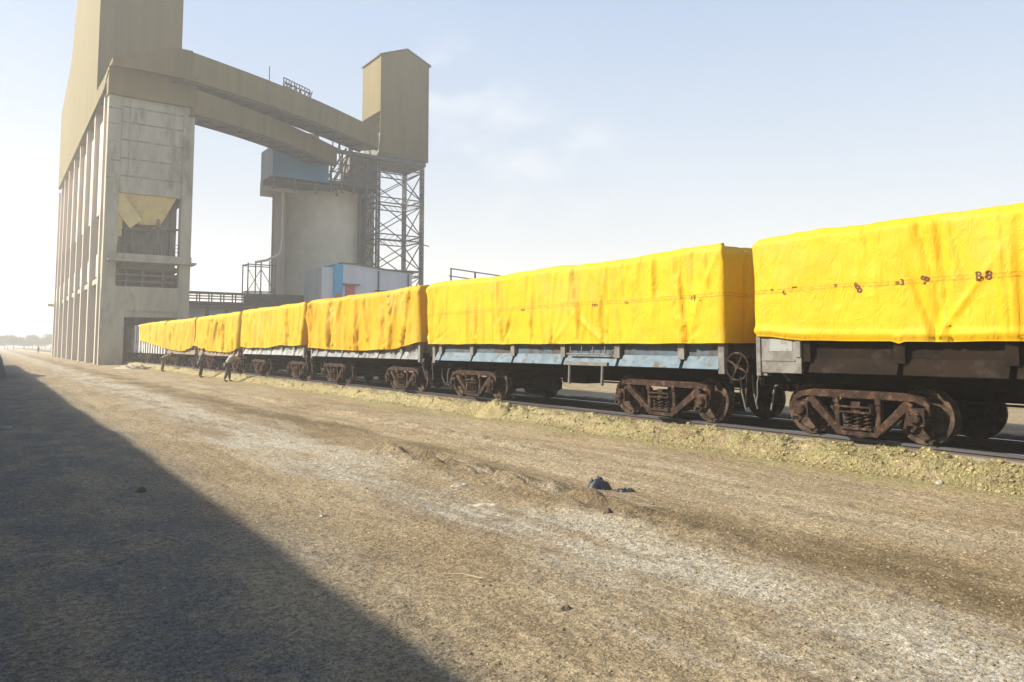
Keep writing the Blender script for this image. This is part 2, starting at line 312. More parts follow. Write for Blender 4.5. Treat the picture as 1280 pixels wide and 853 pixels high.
# ---------------------------------------------------------------- mesh helpers
def world_loc(o):
    v = Vector((0, 0, 0))
    while o is not None: v = v + Vector(o.location); o = o.parent
    return v
def link(name, me, parent=None):
    o = bpy.data.objects.new(name, me); COL.objects.link(o)
    if parent is not None: o.parent = parent
    return o
class MB:
    def __init__(s): s.v = []; s.f = []; s.smooth = False
    def poly(s, pts, faces):
        n = len(s.v); s.v += [tuple(p) for p in pts]; s.f += [tuple(i + n for i in f) for f in faces]; return s
    def box(s, x0, x1, y0, y1, z0, z1):
        return s.poly([(x0, y0, z0), (x1, y0, z0), (x1, y1, z0), (x0, y1, z0), (x0, y0, z1), (x1, y0, z1), (x1, y1, z1), (x0, y1, z1)],
                      [(0, 3, 2, 1), (4, 5, 6, 7), (0, 1, 5, 4), (1, 2, 6, 5), (2, 3, 7, 6), (3, 0, 4, 7)])
    def bar(s, p, q, w, h=None, up=(0, 0, 1)):
        h = h or w; p = Vector(p); q = Vector(q); d = (q - p).normalized(); up = Vector(up)
        if abs(d.dot(up)) > .95: up = Vector((1, 0, 0))
        a = d.cross(up).normalized() * (w / 2); b = a.cross(d).normalized() * (h / 2)
        return s.poly([p - a - b, p + a - b, p + a + b, p - a + b, q - a - b, q + a - b, q + a + b, q - a + b],
                      [(0, 3, 2, 1), (4, 5, 6, 7), (0, 1, 5, 4), (1, 2, 6, 5), (2, 3, 7, 6), (3, 0, 4, 7)])
    def tube(s, pts, r, n=8, close=False):
        pts = [Vector(p) for p in pts]; rings = []
        rr = r if isinstance(r, (list, tuple)) else [r] * len(pts); base = len(s.v); ref = None
        for i, p in enumerate(pts):
            a = pts[(i - 1) % len(pts)] if (i or close) else p; b = pts[(i + 1) % len(pts)] if (i < len(pts) - 1 or close) else p
            d = (b - a).normalized()
            if ref is None: ref = Vector((0, 0, 1)) if abs(d.z) < .9 else Vector((1, 0, 0))
            u = d.cross(ref).normalized(); w = u.cross(d).normalized(); ref = w
            for k in range(n):
                t = 2 * math.pi * k / n; s.v.append(tuple(p + (u * math.cos(t) + w * math.sin(t)) * rr[i]))
        m = len(pts); last = m if close else m - 1
        for i in range(last):
            j = (i + 1) % m
            for k in range(n):
                k2 = (k + 1) % n; s.f.append((base + i * n + k, base + i * n + k2, base + j * n + k2, base + j * n + k))
        if not close:
            s.f.append(tuple(base + k for k in reversed(range(n)))); s.f.append(tuple(base + (m - 1) * n + k for k in range(n)))
        return s
    def lathe(s, prof, c, axis='x', n=40):
        base = len(s.v)
        for (r, a) in prof:
            for k in range(n):
                t = 2 * math.pi * k / n
                if axis == 'x': s.v.append((c[0] + a, c[1] + r * math.cos(t), c[2] + r * math.sin(t)))
                else: s.v.append((c[0] + r * math.cos(t), c[1] + r * math.sin(t), c[2] + a))
        for i in range(len(prof) - 1):
            for k in range(n):
                k2 = (k + 1) % n; s.f.append((base + i * n + k, base + i * n + k2, base + (i + 1) * n + k2, base + (i + 1) * n + k))
        return s
    def prism(s, poly, ax, a0, a1):   # poly of 2D points; ax the extrusion axis
        n = len(poly); base = len(s.v)
        for a in (a0, a1):
            for (u, v) in poly:
                s.v.append((a, u, v) if ax == 'x' else (u, a, v) if ax == 'y' else (u, v, a))
        s.f.append(tuple(base + i for i in range(n))); s.f.append(tuple(base + n + i for i in reversed(range(n))))
        for i in range(n): s.f.append((base + i, base + n + i, base + n + (i + 1) % n, base + (i + 1) % n))
        return s
    def mesh(s, name, m, off=(0, 0, 0), bevel=0, recalc=True):
        me = bpy.data.meshes.new(name); o = Vector(off)
        me.from_pydata([Vector(v) - o for v in s.v], [], s.f); me.materials.append(m)
        bm = bmesh.new(); bm.from_mesh(me)
        if recalc: bmesh.ops.recalc_face_normals(bm, faces=bm.faces)
        if bevel: bmesh.ops.bevel(bm, geom=[e for e in bm.edges if e.calc_face_angle(0) > .5], offset=bevel, segments=1, affect='EDGES', clamp_overlap=True)
        if s.smooth:
            for f in bm.faces: f.smooth = True
        bm.to_mesh(me); bm.free()
        if s.smooth:
            me.set_sharp_from_angle(angle=R(40))
        return me
    def build(s, name, m, parent=None, bevel=0, smooth=False, loc=None):
        s.smooth = smooth
        off = world_loc(parent) if parent is not None else Vector(loc or (0, 0, 0))
        o = link(name, s.mesh(name, m, off, bevel), parent)
        if parent is None: o.location = off
        return o
def empty(name, loc, label=None, cat=None, group=None, kind=None):
    o = bpy.data.objects.new(name, None); COL.objects.link(o); o.location = loc; o.empty_display_size = .3
    return tag(o, label, cat, group, kind)
def tag(o, label=None, cat=None, group=None, kind=None):
    if label: o['label'] = label
    if cat: o['category'] = cat
    if group: o['group'] = group
    if kind: o['kind'] = kind
    return o
def np_mesh(name, V, F, m, smooth=False):
    me = bpy.data.meshes.new(name); V = np.asarray(V, np.float32); F = np.asarray(F, np.int32)
    me.vertices.add(len(V)); me.vertices.foreach_set('co', V.ravel())
    k = F.shape[1]; me.loops.add(F.size); me.loops.foreach_set('vertex_index', F.ravel())
    me.polygons.add(len(F)); me.polygons.foreach_set('loop_start', np.arange(0, F.size, k, dtype=np.int32))
    me.polygons.foreach_set('use_smooth', np.full(len(F), smooth)); me.update(calc_edges=True); me.validate(); me.materials.append(m); return me

# ================================================================ GROUND
XC = 12.8                      # centre line of the track
def ground_h(x, y):
    x = np.asarray(x, float); y = np.asarray(y, float)
    near = 1 - sstep(60, 140, np.abs(y))
    h = .024 * fbm(x * .9, y * .5, 4, 1) + .015 * fbm(x * 5, y * 4, 3, 5)
    h = h + .006 * fbm(x * 16, y * 14, 2, 8) * (1 - sstep(14, 30, y))
    # wheel ruts running with the track
    for xc, w, a in ((4.5, .35, .020), (6.7, .22, .022), (7.6, .15, .016), (2.6, .3, .015)):
        xx = x - xc - .25 * pn(y * .12, xc * 3.1, 3)
        h = h - a * np.exp(-(xx / w) ** 2)
    xr = x - 5.75 - .25 * pn(y * .35, 0.3, 9)
    lump = np.clip(.5 + 1.2 * fbm(x * 3.0, y * 2.0, 4, 21), 0, 1.5)
    h = h + .13 * np.exp(-(xr / .36) ** 2) * lump * sstep(3.5, 6, y) * (1 - sstep(11, 14, y))
    xr2 = x - 7.9 - .3 * pn(y * .3, 4.3, 9)
    h = h + .07 * np.exp(-(xr2 / .34) ** 2) * lump * sstep(8, 11, y) * (1 - sstep(24, 30, y))
    # bank along the track
    e = 10.35 + .16 * pn(y * .55, .7, 13) + .10 * pn(y * 1.7, .2, 14)
    bk = sstep(e, e + .55, x) * (1 - sstep(15.0, 16.2, x))
    h = h + bk * (.25 + .05 * fbm(x * 3, y * 1.6, 3, 31)) + .12 * bk * (1 - sstep(11.05, 11.22, x)) * np.clip(fbm(x * 4.2, y * 3, 5, 33) + .10, -.5, 1)
    # sunken trackbed
    bed = sstep(11.28, 11.42, x) * (1 - sstep(14.3, 14.7, x))
    h = h * (1 - bed) + bed * (.10 + .012 * fbm(x * 8, y * 8, 2, 40))
    return h * near + (1 - near) * (.0 + .27 * bk)
def axis(segs):
    out = [segs[0][0]]
    for a, b, st in segs:
        n = max(1, int(round((b - a) / st))); out += list(np.linspace(a, b, n + 1)[1:])
    return np.array(out)
gx = axis([(-1150, -300, 170), (-300, -60, 30), (-60, -10, 5), (-10, -1, .5), (-1, 1.2, .08), (1.2, 11.5, .035), (11.5, 15, .12), (15, 30, .5), (30, 80, 3), (80, 300, 22), (300, 1150, 170)])
ys = [-1150, -600, -300, -150, -80, -40, -20, -10, -5, -2, 0]
y = .3
while y < 1150:
    ys.append(y); y += max(.035, .0095 * y) if y < 60 else .05 * y
ys.append(1150.); gy = np.array(ys)
GX, GY = np.meshgrid(gx, gy); GZ = ground_h(GX, GY)
nx, ny = len(gx), len(gy)
ii = (np.arange(ny - 1)[:, None] * nx + np.arange(nx - 1)[None, :]).ravel()
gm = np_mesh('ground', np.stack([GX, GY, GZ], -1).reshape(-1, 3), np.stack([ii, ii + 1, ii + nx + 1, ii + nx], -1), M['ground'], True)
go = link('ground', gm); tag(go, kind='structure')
def gh(x, y): return float(ground_h(np.array([x]), np.array([y]))[0])

# kerb ledge beside the rail and the track itself
tr = empty('railway_track', (XC, 30, 0), kind='structure')
for sgn in (-1, 1):
    xr = XC + sgn * .865
    h = MB().prism([(xr - .036, .235), (xr + .036, .235), (xr + .036, .275), (xr + .026, .282), (xr - .026, .282), (xr - .036, .275)], 'y', -14, 300)
    h.v = [(a, b, c) for a, b, c in h.v]; h.build('rail_head', M['railhead'], tr)
    MB().box(xr - .009, xr + .009, -14, 300, .135, .235).box(xr - .07, xr + .07, -14, 300, .12, .135).build('rail_web', M['railweb'], tr)
slm = MB().box(-1.35, 1.35, -.12, .12, -.14, 0).mesh('sleeper', M['sleeper'], bevel=.015)
for k in range(60):
    o = link('sleeper', slm, tr); o.location = (0, -36 + k * .65, .118)
kb = MB()
yy = -6
while yy < 74:
    ln = 1.9 + .3 * random.random(); zt = .272 + random.uniform(-.02, .012); dx = random.uniform(-.015, .015)
    kb.box(11.12 + dx, 11.33 + dx, yy, yy + ln - .02, .05, zt); yy += ln
tag(kb.build('track_kerb', M['kerb'], loc=(11.2, 0, 0), bevel=.02), kind='structure')

# dry grass and clods over the bank
def scatter(name, N, region, size, m, flat=.6, blades=False, yb=1.0, keep=None):
    rg = np.random.default_rng(hash(name) % 1000 if False else len(name) * 7 + N)
    x0, x1, y0, y1 = region
    u = rg.random(N); ys_ = 1.0 / (1.0 / y0 + u * (1.0 / y1 - 1.0 / y0)) if yb else y0 + u * (y1 - y0)
    xs_ = rg.uniform(x0, x1, N)
    if keep is not None:
        k = keep(xs_, ys_, rg.random(N)); xs_ = xs_[k]; ys_ = ys_[k]
    n = len(xs_); zs_ = ground_h(xs_, ys_); s = size[0] * (size[1] / size[0]) ** (rg.random(n) ** 1.6)
    s = s * (1 + ys_ * .02)
    if blades:
        th = rg.uniform(0, 2 * np.pi, n); ln = rg.normal(0, .45, (n, 2)); wv = s * .09
        p0 = np.stack([xs_ - np.cos(th) * wv, ys_ - np.sin(th) * wv, zs_ - .01], -1)
        p1 = np.stack([xs_ + np.cos(th) * wv, ys_ + np.sin(th) * wv, zs_ - .01], -1)
        p2 = np.stack([xs_ + ln[:, 0] * s, ys_ + ln[:, 1] * s, zs_ + s * .8], -1)
        V = np.stack([p0, p1, p2], 1).reshape(-1, 3); F = np.arange(n * 3).reshape(-1, 3)
    else:
        ph = (1 + 5 ** .5) / 2
        oc = np.array([(-1, ph, 0), (1, ph, 0), (-1, -ph, 0), (1, -ph, 0), (0, -1, ph), (0, 1, ph), (0, -1, -ph), (0, 1, -ph), (ph, 0, -1), (ph, 0, 1), (-ph, 0, -1), (-ph, 0, 1)], float) / 1.9
        fc = np.array([(0, 11, 5), (0, 5, 1), (0, 1, 7), (0, 7, 10), (0, 10, 11), (1, 5, 9), (5, 11, 4), (11, 10, 2), (10, 7, 6), (7, 1, 8), (3, 9, 4), (3, 4, 2), (3, 2, 6), (3, 6, 8), (3, 8, 9), (4, 9, 5), (2, 4, 11), (6, 2, 10), (8, 6, 7), (9, 8, 1)])
        jit = rg.uniform(.6, 1.2, (n, 12, 1)); V = oc[None] * jit * s[:, None, None]
        V[:, :, 2] *= flat
        th = rg.uniform(0, 2 * np.pi, n); c_, s_ = np.cos(th)[:, None], np.sin(th)[:, None]
        X = V[:, :, 0] * c_ - V[:, :, 1] * s_; Y = V[:, :, 0] * s_ + V[:, :, 1] * c_
        V = np.stack([X + xs_[:, None], Y + ys_[:, None], V[:, :, 2] + zs_[:, None]], -1).reshape(-1, 3)
        F = (fc[None] + (np.arange(n) * 12)[:, None, None]).reshape(-1, 3)
    o = link(name, np_mesh(name, V, F, m)); return o
rg0 = np.random.default_rng(3)
def keep_bank(x, y, r):
    return (r < .25 + .9 * np.clip(.45 + 1.6 * pn(x * 1.6, y * 1.2, 51), 0, 1)) & (x > 10.25 + .16 * pn(y * .55, .7, 13))
tag(scatter('dry_grass', 80000, (10.15, 11.24, 3.2, 60), (.015, .055), M['grass'], blades=True, keep=keep_bank), 'short straw coloured dry grass along the lip of the track bank', 'dry grass', kind='stuff')
tag(scatter('bank_clods', 9000, (10.0, 11.22, 3.2, 60), (.006, .040), M['bankclod'], flat=.75, keep=keep_bank), 'crumbly yellow brown clods on the track bank', 'soil clods', kind='stuff')
def keep_g(x, y, r):
    d = np.exp(-((x - 5.75) / .5) ** 2) * (y > 4) * (y < 13) + np.exp(-((x - 7.9) / .45) ** 2) * (y > 8) * (y < 28)
    return r < .28 + .75 * np.clip(d, 0, 1) + .3 * np.clip(pn(x * 1.3, y * .8, 61), 0, 1)
tag(scatter('gravel', 60000, (-.5, 10.4, 1.5, 45), (.003, .018), M['clod'], keep=keep_g), 'loose grit and small clods strewn over the dirt yard', 'gravel', kind='stuff')

def heap(name, x, y, rx, ry, h, m, label, cat, seed=0, group=None, n=40):
    V = []; F = []
    for i in range(n):
        r = i / (n - 1)
        for k in range(n):
            t = 2 * math.pi * k / n; px = r * math.cos(t); py_ = r * math.sin(t)
            w = 1 + .18 * float(pn(math.cos(t) * 1.5 + seed, math.sin(t) * 1.5, seed))
            zz = h * max(0, (1 - r ** 1.5)) * (1 + .35 * float(fbm(np.array(px * 3 + seed), np.array(py_ * 3), 3, seed))) + .025 * float(fbm(np.array(px * 9 + seed), np.array(py_ * 9), 2, seed)) * (1 - r)
            X = x + px * rx * w; Y = y + py_ * ry * w
            V.append((X - x, Y - y, gh(X, Y) + zz - (.03 if r > .97 else 0)))
    for i in range(n - 1):
        for k in range(n): F.append((i * n + k, (i + 1) * n + k, (i + 1) * n + (k + 1) % n, i * n + (k + 1) % n))
    o = link(name, np_mesh(name, V, F, m, True)); o.location = (x, y, 0); return tag(o, label, cat, group)
heap('soil_mound', 10.62, 15.9, .42, .6, .26, M['bankclod'], 'small grey green mound of soil on the bank edge beside the blue wagon', 'soil mound', 2)
heap('rubble_heap', .22, 55, .75, 8, 1.8, M['rubble'], 'low dark heap of rubble in the shade at the far left', 'rubble heap', 5)
heap('sand_heap', 9.3, 66, 1.1, 2.2, .28, M['white_scrap'], 'pale spilled heap of powder at the foot of the concrete tower', 'spilled heap', 6)

# ================================================================ FREIGHT WAGONS
def wheel_mesh(out):            # out = -1: outer face towards -X
    r = .435
    prof = [(.0, -.075), (.085, -.075), (.095, -.04), (.13, -.03), (.30, .012), (.345, .0), (.365, -.062), (.43, -.066), (.435, -.06), (.438, .045), (.462, .052), (.462, .075), (.36, .075), (.33, .05), (.13, .03), (.0, .05)]
    prof = [(a, b * (1 if out < 0 else -1)) for a, b in prof]
    m = MB().lathe(prof, (0, 0, 0), 'x', 44); m.smooth = True
    return m.mesh('wheel', M['wheel'])
WHN, WHF = wheel_mesh(-1), wheel_mesh(1)
_m = MB().tube([(-.86, 0, 0), (.86, 0, 0)], .075, 14); _m.smooth = True; AXLE = _m.mesh('axle', M['under'])
def side_frame_mesh(wb):
    b = MB(); h = wb / 2; t = .13
    def chord(pts, w):
        for (y0, z0), (y1, z1) in zip(pts, pts[1:]): b.bar((0, y0, z0), (0, y1, z1), t, w, up=(1, 0, 0)) if False else b.prism(quad((y0, z0), (y1, z1), w), 'x', -t / 2, t / 2)
    def quad(p, q, w, w2=None):
        w2 = w2 or w; d = Vector((q[0] - p[0], q[1] - p[1])).normalized(); n = Vector((-d.y, d.x))
        return [(p[0] - n.x * w / 2, p[1] - n.y * w / 2), (q[0] - n.x * w2 / 2, q[1] - n.y * w2 / 2), (q[0] + n.x * w2 / 2, q[1] + n.y * w2 / 2), (p[0] + n.x * w / 2, p[1] + n.y * w / 2)]
    # top chord with drooping ends over the axle boxes
    b.prism([(-h - .19, .74), (-h - .19, .92), (-h - .08, 1.02), (-h + .2, 1.08), (h - .2, 1.08), (h + .08, 1.02), (h + .19, .92), (h + .19, .74),
             (h + .13, .74), (h + .12, .88), (h - .05, .95), (-h + .05, .95), (-h - .12, .88), (-h - .13, .74)], 'x', -t / 2, t / 2)
    for s in (-1, 1):
        b.prism(quad((s * (h - .12), .93), (s * .36, .44), .15, .12), 'x', -t * .45, t * .45)     # diagonal
        b.prism(quad((s * .36, .92), (s * .34, .42), .09), 'x', -t * .4, t * .4)                   # column
        b.prism([(s * (h - .16), .62), (s * (h - .16), .92), (s * (h - .08), .92), (s * (h - .08), .62)], 'x', -t * .42, t * .42)
        b.box(-t * .35 - .03, -t * .3 + .03, s * .36 - .05, s * .36 + .05, .86, .98)
    b.prism([(-.42, .42), (-.34, .34), (.34, .34), (.42, .42), (.38, .47), (-.38, .47)], 'x', -t * .6, t * .6)   # bottom chord
    return b.mesh('side_frame', M['rust'], bevel=.012)
_sf = {}
def spring_mesh():
    b = MB()
    for yy in (-.17, 0, .17):
        pts = [(-.0 + .055 * math.cos(a * .9), yy + .055 * math.sin(a * .9), .47 + .0087 * a) for a in range(0, 27)]
        b.tube(pts, .015, 5)
        b.tube([(0, yy, .46), (0, yy, .72)], .028, 8)
    b.box(-.075, .075, -.29, .29, .70, .735)
    b.bar((-.10, -.27, .735), (-.10, .27, .735), .03); b.bar((-.10, -.27, .82), (-.10, .27, .82), .03)
    b.bar((-.10, -.27, .735), (-.10, -.27, .82), .03); b.bar((-.10, .27, .735), (-.10, .27, .82), .03)
    b.bar((-.08, -.27, .47), (-.08, .27, .47), .04); b.box(-.06, .06, -.07, .07, .735, .90)
    return b.mesh('spring_nest', M['rust'])
SPR = spring_mesh()
def axlebox_mesh():
    b = MB(); b.box(-.13, .10, -.14, .14, -.13, .14); b.lathe([(.0, -.19), (.07, -.19), (.095, -.17), (.10, -.12)], (0, 0, 0), 'x', 14)
    b.tube([(-.19, .055, .05), (-.215, .055, .05)], .016, 6); b.tube([(-.19, -.055, .05), (-.215, -.055, .05)], .016, 6); b.tube([(-.19, 0, -.065), (-.215, 0, -.065)], .016, 6)
    b.bar((-.11, .10, .10), (-.11, .17, -.19), .05); b.bar((-.12, -.02, -.12), (-.12, .06, -.22), .05)
    return b.mesh('axle_box', M['rust'], bevel=.012)
ABX = axlebox_mesh()
def add_bogie(root, yc, wb):
    key = round(wb, 2)
    if key not in _sf: _sf[key] = side_frame_mesh(wb)
    bo = MB().box(XC - 1.02, XC + 1.02, yc - .2, yc + .2, .52, .88).box(XC - .5, XC + .5, yc - .3, yc + .3, .88, .97)
    bo = bo.build('bogie', M['under'], root, bevel=.02)
    def put(me, name, x, y_, z, rz=0):
        o = link(name, me, bo); w = world_loc(root); o.location = (x - w.x, y_ - w.y, z); o.rotation_euler = (0, 0, rz); return o
    for s in (-1, 1):
        put(_sf[key], 'side_frame', XC + s * 1.10, yc, 0, 0 if s < 0 else math.pi)
        put(SPR, 'spring_nest', XC + s * 1.12, yc, 0, 0 if s < 0 else math.pi)
        for a in (-1, 1):
            put(WHN if s < 0 else WHF, 'wheel', XC + s * .862, yc + a * wb / 2, .28 + .435)
            put(ABX, 'axle_box', XC + s * 1.10, yc + a * wb / 2, .715, 0 if s < 0 else math.pi)
    for a in (-1, 1): put(AXLE, 'axle', XC, yc + a * wb / 2, .715)

def wagon(y0, y1, label, body, flange, post, bogies, stanchions, ribbed=False, corner=None, fz=(1.60, 1.37), group='open freight wagons of the parked train', brake=False, doorbar=None, placard=None, hoses=True, bz=1.58):
    ym = (y0 + y1) / 2; root = empty('freight_wagon', (XC, ym, 0), label, 'railway wagon', group)
    xn, xf = 11.42, XC * 2 - 11.42
    # body: open box with walls and a load
    bw = .05
    MB().box(xn, xn + bw, y0 + .06, y1 - .06, bz, 3.55).box(xf - bw, xf, y0 + .06, y1 - .06, bz, 3.55).box(xn + bw, xf - bw, y0 + .06, y0 + .06 + bw, bz, 3.55)\
        .box(xn + bw, xf - bw, y1 - .06 - bw, y1 - .06, bz, 3.55).box(xn + bw, xf - bw, y0 + .06 + bw, y1 - .06 - bw, bz, bz + .06).build('body', M[body], root)
    MB().box(xn + bw, xf - bw, y0 + .12, y1 - .12, bz + .06, 3.5).build('load', M['load'], root)
    u = MB().box(XC - .22, XC + .22, y0 - .05, y1 + .05, .95, 1.30).box(xn + .42, xn + .54, y0 + .1, y1 - .1, 1.16, 1.46).box(xf - .54, xf - .42, y0 + .1, y1 - .1, 1.16, 1.46)
    for yc in np.arange(y0 + .6, y1 - .3, 1.2): u.box(xn + .545, xf - .545, yc - .06, yc + .06, 1.12, 1.44)
    u.box(xn + .1, xf - .1, y0 + .02, y1 - .02, 1.461, bz - .003) if bz > 1.47 else u.box(xn + .1, xf - .1, y0 + .02, y1 - .02, 1.462, 1.48); u.build('underframe', M['under'], root)
    # flared bottom flange plates between the stanchions
    st = sorted(stanchions); edges = [y0 + .10] + st + [y1 - .10]
    for s in (-1, 1):
        for a, b in zip(edges, edges[1:]):
            if b - a < .25: continue
            x = lambda v: XC + s * (XC - v)
            g = .045
            if not ribbed:
                MB().prism([(x(xn + .06), fz[0]), (x(xn - .012), fz[0] + .012), (x(xn - .12), fz[1]), (x(xn - .105), fz[1] - .012), (x(xn + .10), fz[1] - .012)], 'y', a + g, b - g).build('side_panel', M[flange], root, bevel=.004)
                MB().box(min(x(xn - .03), x(xn - .002)), max(x(xn - .03), x(xn - .002)), a + g, b - g, fz[0] + .22, fz[0] + .26).build('side_rail', M[flange], root)
        for yc in st:
            x = lambda v: XC + s * (XC - v)
            xa, xb = sorted((x(xn - .085), x(xn + .01)))
            MB().box(xa, xb, yc - .055, yc + .055, fz[0] + .02, 3.45).box(*sorted((x(xn - .10), x(xn - .085))), yc - .085, yc + .085, fz[0] - .06, 2.0).build('stanchion', M[post], root, bevel=.006)
        for yc, d in ((y0, 1), (y1, -1)):
            x = lambda v: XC + s * (XC - v)
            yb = sorted((yc + d * .01, yc + d * .16)); xa, xb = sorted((x(xn - .10), x(xn + .02)))
            MB().box(xa, xb, yb[0], yb[1], 1.28, 3.5).build('corner_post', M[corner or post], root, bevel=.008)
    if ribbed:
        rb = MB()
        for s in (-1, 1):
            for yc in np.arange(y0 + .3, y1 - .2, 1.15):
                xa = XC + s * (XC - (xn - .09)); xb = XC + s * (XC - xn)
                MB().box(*sorted((xa - .0, xb)), yc - .17, yc + .17, bz, 3.6).build('rib', M['silver'], root)
            MB().box(*sorted((XC + s * (XC - (xn - .12)), XC + s * (XC - xn + .02))), y0, y1, 3.6, 3.72).build('top_rail', M['silver'], root)
    if placard:
        a, b = placard
        MB().box(xn - .125, xn - .10, a, b, 1.34, 1.97).build('corner_plate', M['greydirt'], root, bevel=.006)
        MB().box(xn - .131, xn - .1265, a + .17, b - .27, 1.72, 1.95).build('placard', M['placard'], root)
        MB().box(xn - .15, xn - .126, a, a + .1, 1.62, 1.98).build('edge_angle', M['greydirt'], root, bevel=.005)
        MB().box(xn - .15, xn - .126, b - .09, b, 1.28, 1.98).build('edge_angle', M['greydirt'], root, bevel=.005)
        MB().box(xn - .14, xn - .126, a + .12, b - .1, 1.55, 1.585).build('edge_angle', M['greydirt'], root)
    # end gear
    for yc, d in ((y0, -1), (y1, 1)):
        yb = sorted((yc, yc + d * .10)); MB().box(xn + .02, xf - .02, yb[0], yb[1], 1.10, 1.45).build('headstock', M['under'], root, bevel=.01)
        c = MB().box(XC - .11, XC + .11, *sorted((yc + d * .10, yc + d * .34)), .98, 1.20)
        c.box(XC - .17, XC + .17, *sorted((yc + d * .28, yc + d * .345)), .93, 1.25)
        c.build('coupler', M['rust'], root, bevel=.02)
        e = MB()
        for zz in (1.9, 2.45, 3.0): e.box(xn + .05, xf - .05, *sorted((yc - d * .058, yc - d * .012)), zz, zz + .1)
        for xx in np.linspace(xn + .3, xf - .3, 5): e.box(xx - .05, xx + .05, *sorted((yc - d * .055, yc - d * .002)), 1.47, 3.5)
        e.build('end_frame', M[body], root)
        if hoses and not (brake and d < 0):
            xx = XC - .75
            h = MB().tube([(xx, yc + d * .10, 1.12), (xx - .02, yc + d * .20, 1.05), (xx - .04, yc + d * .22, .85), (xx, yc + d * .30, .62), (xx + .1, yc + d * .34, .58)], .022, 7)
            h.build('brake_hose', M['hose'], root, smooth=True)
            h = MB().tube([(11.48, yc + d * .03, 1.42), (11.42, yc + d * .05, 1.36), (11.40, yc + d * .07, 1.28)], .03, 7).tube([(11.40, yc + d * .07, 1.29), (11.37, yc + d * .09, 1.16), (11.42, yc + d * .13, .93), (11.46, yc + d * .2, .74)], .013, 6)
            h.tube([(11.40 + .06 * math.cos(t), yc + d * .05, 1.27 + .06 * math.sin(t)) for t in np.linspace(0, 5.8, 12)], .013, 6)
            h.build('coupling_chain', M['hose'], root, smooth=True)
    if brake:
        yw = y0 - .25; zc = 1.43; xw = 11.36
        w = MB().tube([(xw, yw + .25 * math.cos(t), zc + .25 * math.sin(t)) for t in np.linspace(0, 2 * math.pi, 33)[:-1]], .017, 7, close=True)
        w.lathe([(0, -.03), (.045, -.03), (.05, .02), (0, .02)], (xw, yw, zc), 'x', 14)
        for k in range(4):
            t = k * math.pi / 2 + .5; c_, s_ = math.cos(t), math.sin(t)
            w.tube([(xw, yw + .03 * c_, zc + .03 * s_), (xw + .02, yw + .13 * c_, zc + .13 * s_), (xw, yw + .24 * c_, zc + .24 * s_)], .02, 6)
        w.tube([(xw, yw, zc), (xw + .42, yw, zc)], .02, 8).tube([(xw + .3, yw, zc), (xw + .3, yw + .05, .7)], .02, 6)
        w.build('brake_wheel', M['rust'], root, smooth=True)
        for dx in (0, .35):
            MB().tube([(11.62 + dx, y0 - .12, 1.25), (11.60 + dx, y0 - .16, .95), (11.66 + dx, y0 - .2, .62)], .018, 6).build('brake_hose', M['hose'], root, smooth=True)
    if doorbar:
        a, b = doorbar
        d = MB().tube([(11.27, a, 1.62), (11.27, b, 1.62)], .022, 8)
        for t in np.linspace(a + .15, b - .15, 4): d.tube([(11.27, t, 1.80), (11.26, t, 1.60)], .016, 6)
        d.box(11.26, 11.33, a + .1, b + .1, 1.36, 1.44).tube([(11.28, a + .25, 1.38), (11.30, a + .3, .92)], .035, 8).tube([(11.28, b - .1, 1.38), (11.30, b - .05, .92)], .035, 8)
        d.build('door_gear', M['greydirt'], root, smooth=True)
    # hand brake lever rods under the floor
    r = MB().tube([(12.5, bogies[0][0] + 1.2, .92), (12.5, bogies[1][0] - 1.2, .92)], .022, 6).box(XC - .5, XC + .1, ym - .5, ym + .4, .86, 1.1)
    r.tube([(XC - .3, ym + .9, .80), (XC - .3, ym + 1.8, .80)], .2, 14)
    r.build('brake_rigging', M['under'], root)
    for yc, wb in bogies: add_bogie(root, yc, wb)
    return root

wagon(-2.95, 8.33, 'dark brown wagon with grey corner plate and white placard, nearest the camera', 'brown', 'brown', 'brown',
      [(-.95, 2.0), (6.72, 1.95)], [-1.5, .6, 2.6, 4.30, 5.82, 7.40], placard=(7.47, 8.36), corner='greydirt')
wagon(9.10, 20.35, 'blue painted wagon with a round brake wheel on its near end', 'bluedark', 'blue', 'greydirt',
      [(11.05, 2.3), (18.5, 2.08)], [10.18, 12.03, 13.92, 16.02, 18.05, 19.85], brake=True, doorbar=(12.2, 13.7), corner='greydirt')
wagon(21.15, 31.05, 'pale grey blue wagon under the third tarpaulin, with a sagging sheet above', 'greyblue', 'greyblue', 'greydirt',
      [(23.05, 2.0), (29.2, 2.0)], [22.5, 24.3, 26.0, 27.6, 29.2, 30.3], hoses=True)
wagon(31.85, 41.5, 'pale grey wagon, fourth in the train from the right', 'palegrey', 'palegrey', 'greydirt',
      [(33.7, 2.0), (39.7, 2.0)], [33.2, 34.9, 36.6, 38.2, 39.9])
wagon(42.3, 52.1, 'dusty brown wagon behind the man in the pale shirt, fifth from the right', 'dustbrown', 'dustbrown', 'dustbrown',
      [(44.2, 2.0), (50.2, 2.0)], [43.8, 45.5, 47.2, 48.9, 50.6], fz=(1.50, 1.2))
wagon(52.9, 62.65, 'dusty brown wagon under the second tarpaulin from the far end', 'dustbrown', 'dustbrown', 'dustbrown',
      [(54.8, 2.0), (60.8, 2.0)], [54.5, 56.2, 58.0, 59.7, 61.2], fz=(1.50, 1.2))
wagon(63.3, 74.7, 'silver ribbed wagon under the farthest yellow tarpaulin', 'dustbrown', 'silver', 'silver',
      [(65.2, 2.0), (72.8, 2.0)], [64.9, 69, 73.2], ribbed=True, bz=1.15)
wagon(75.4, 86.5, 'uncovered silver ribbed wagon standing in the doorway of the loading tower', 'dustbrown', 'silver', 'silver',
      [(77.3, 2.0), (84.6, 2.0)], [77, 81, 85], ribbed=True, bz=1.15)

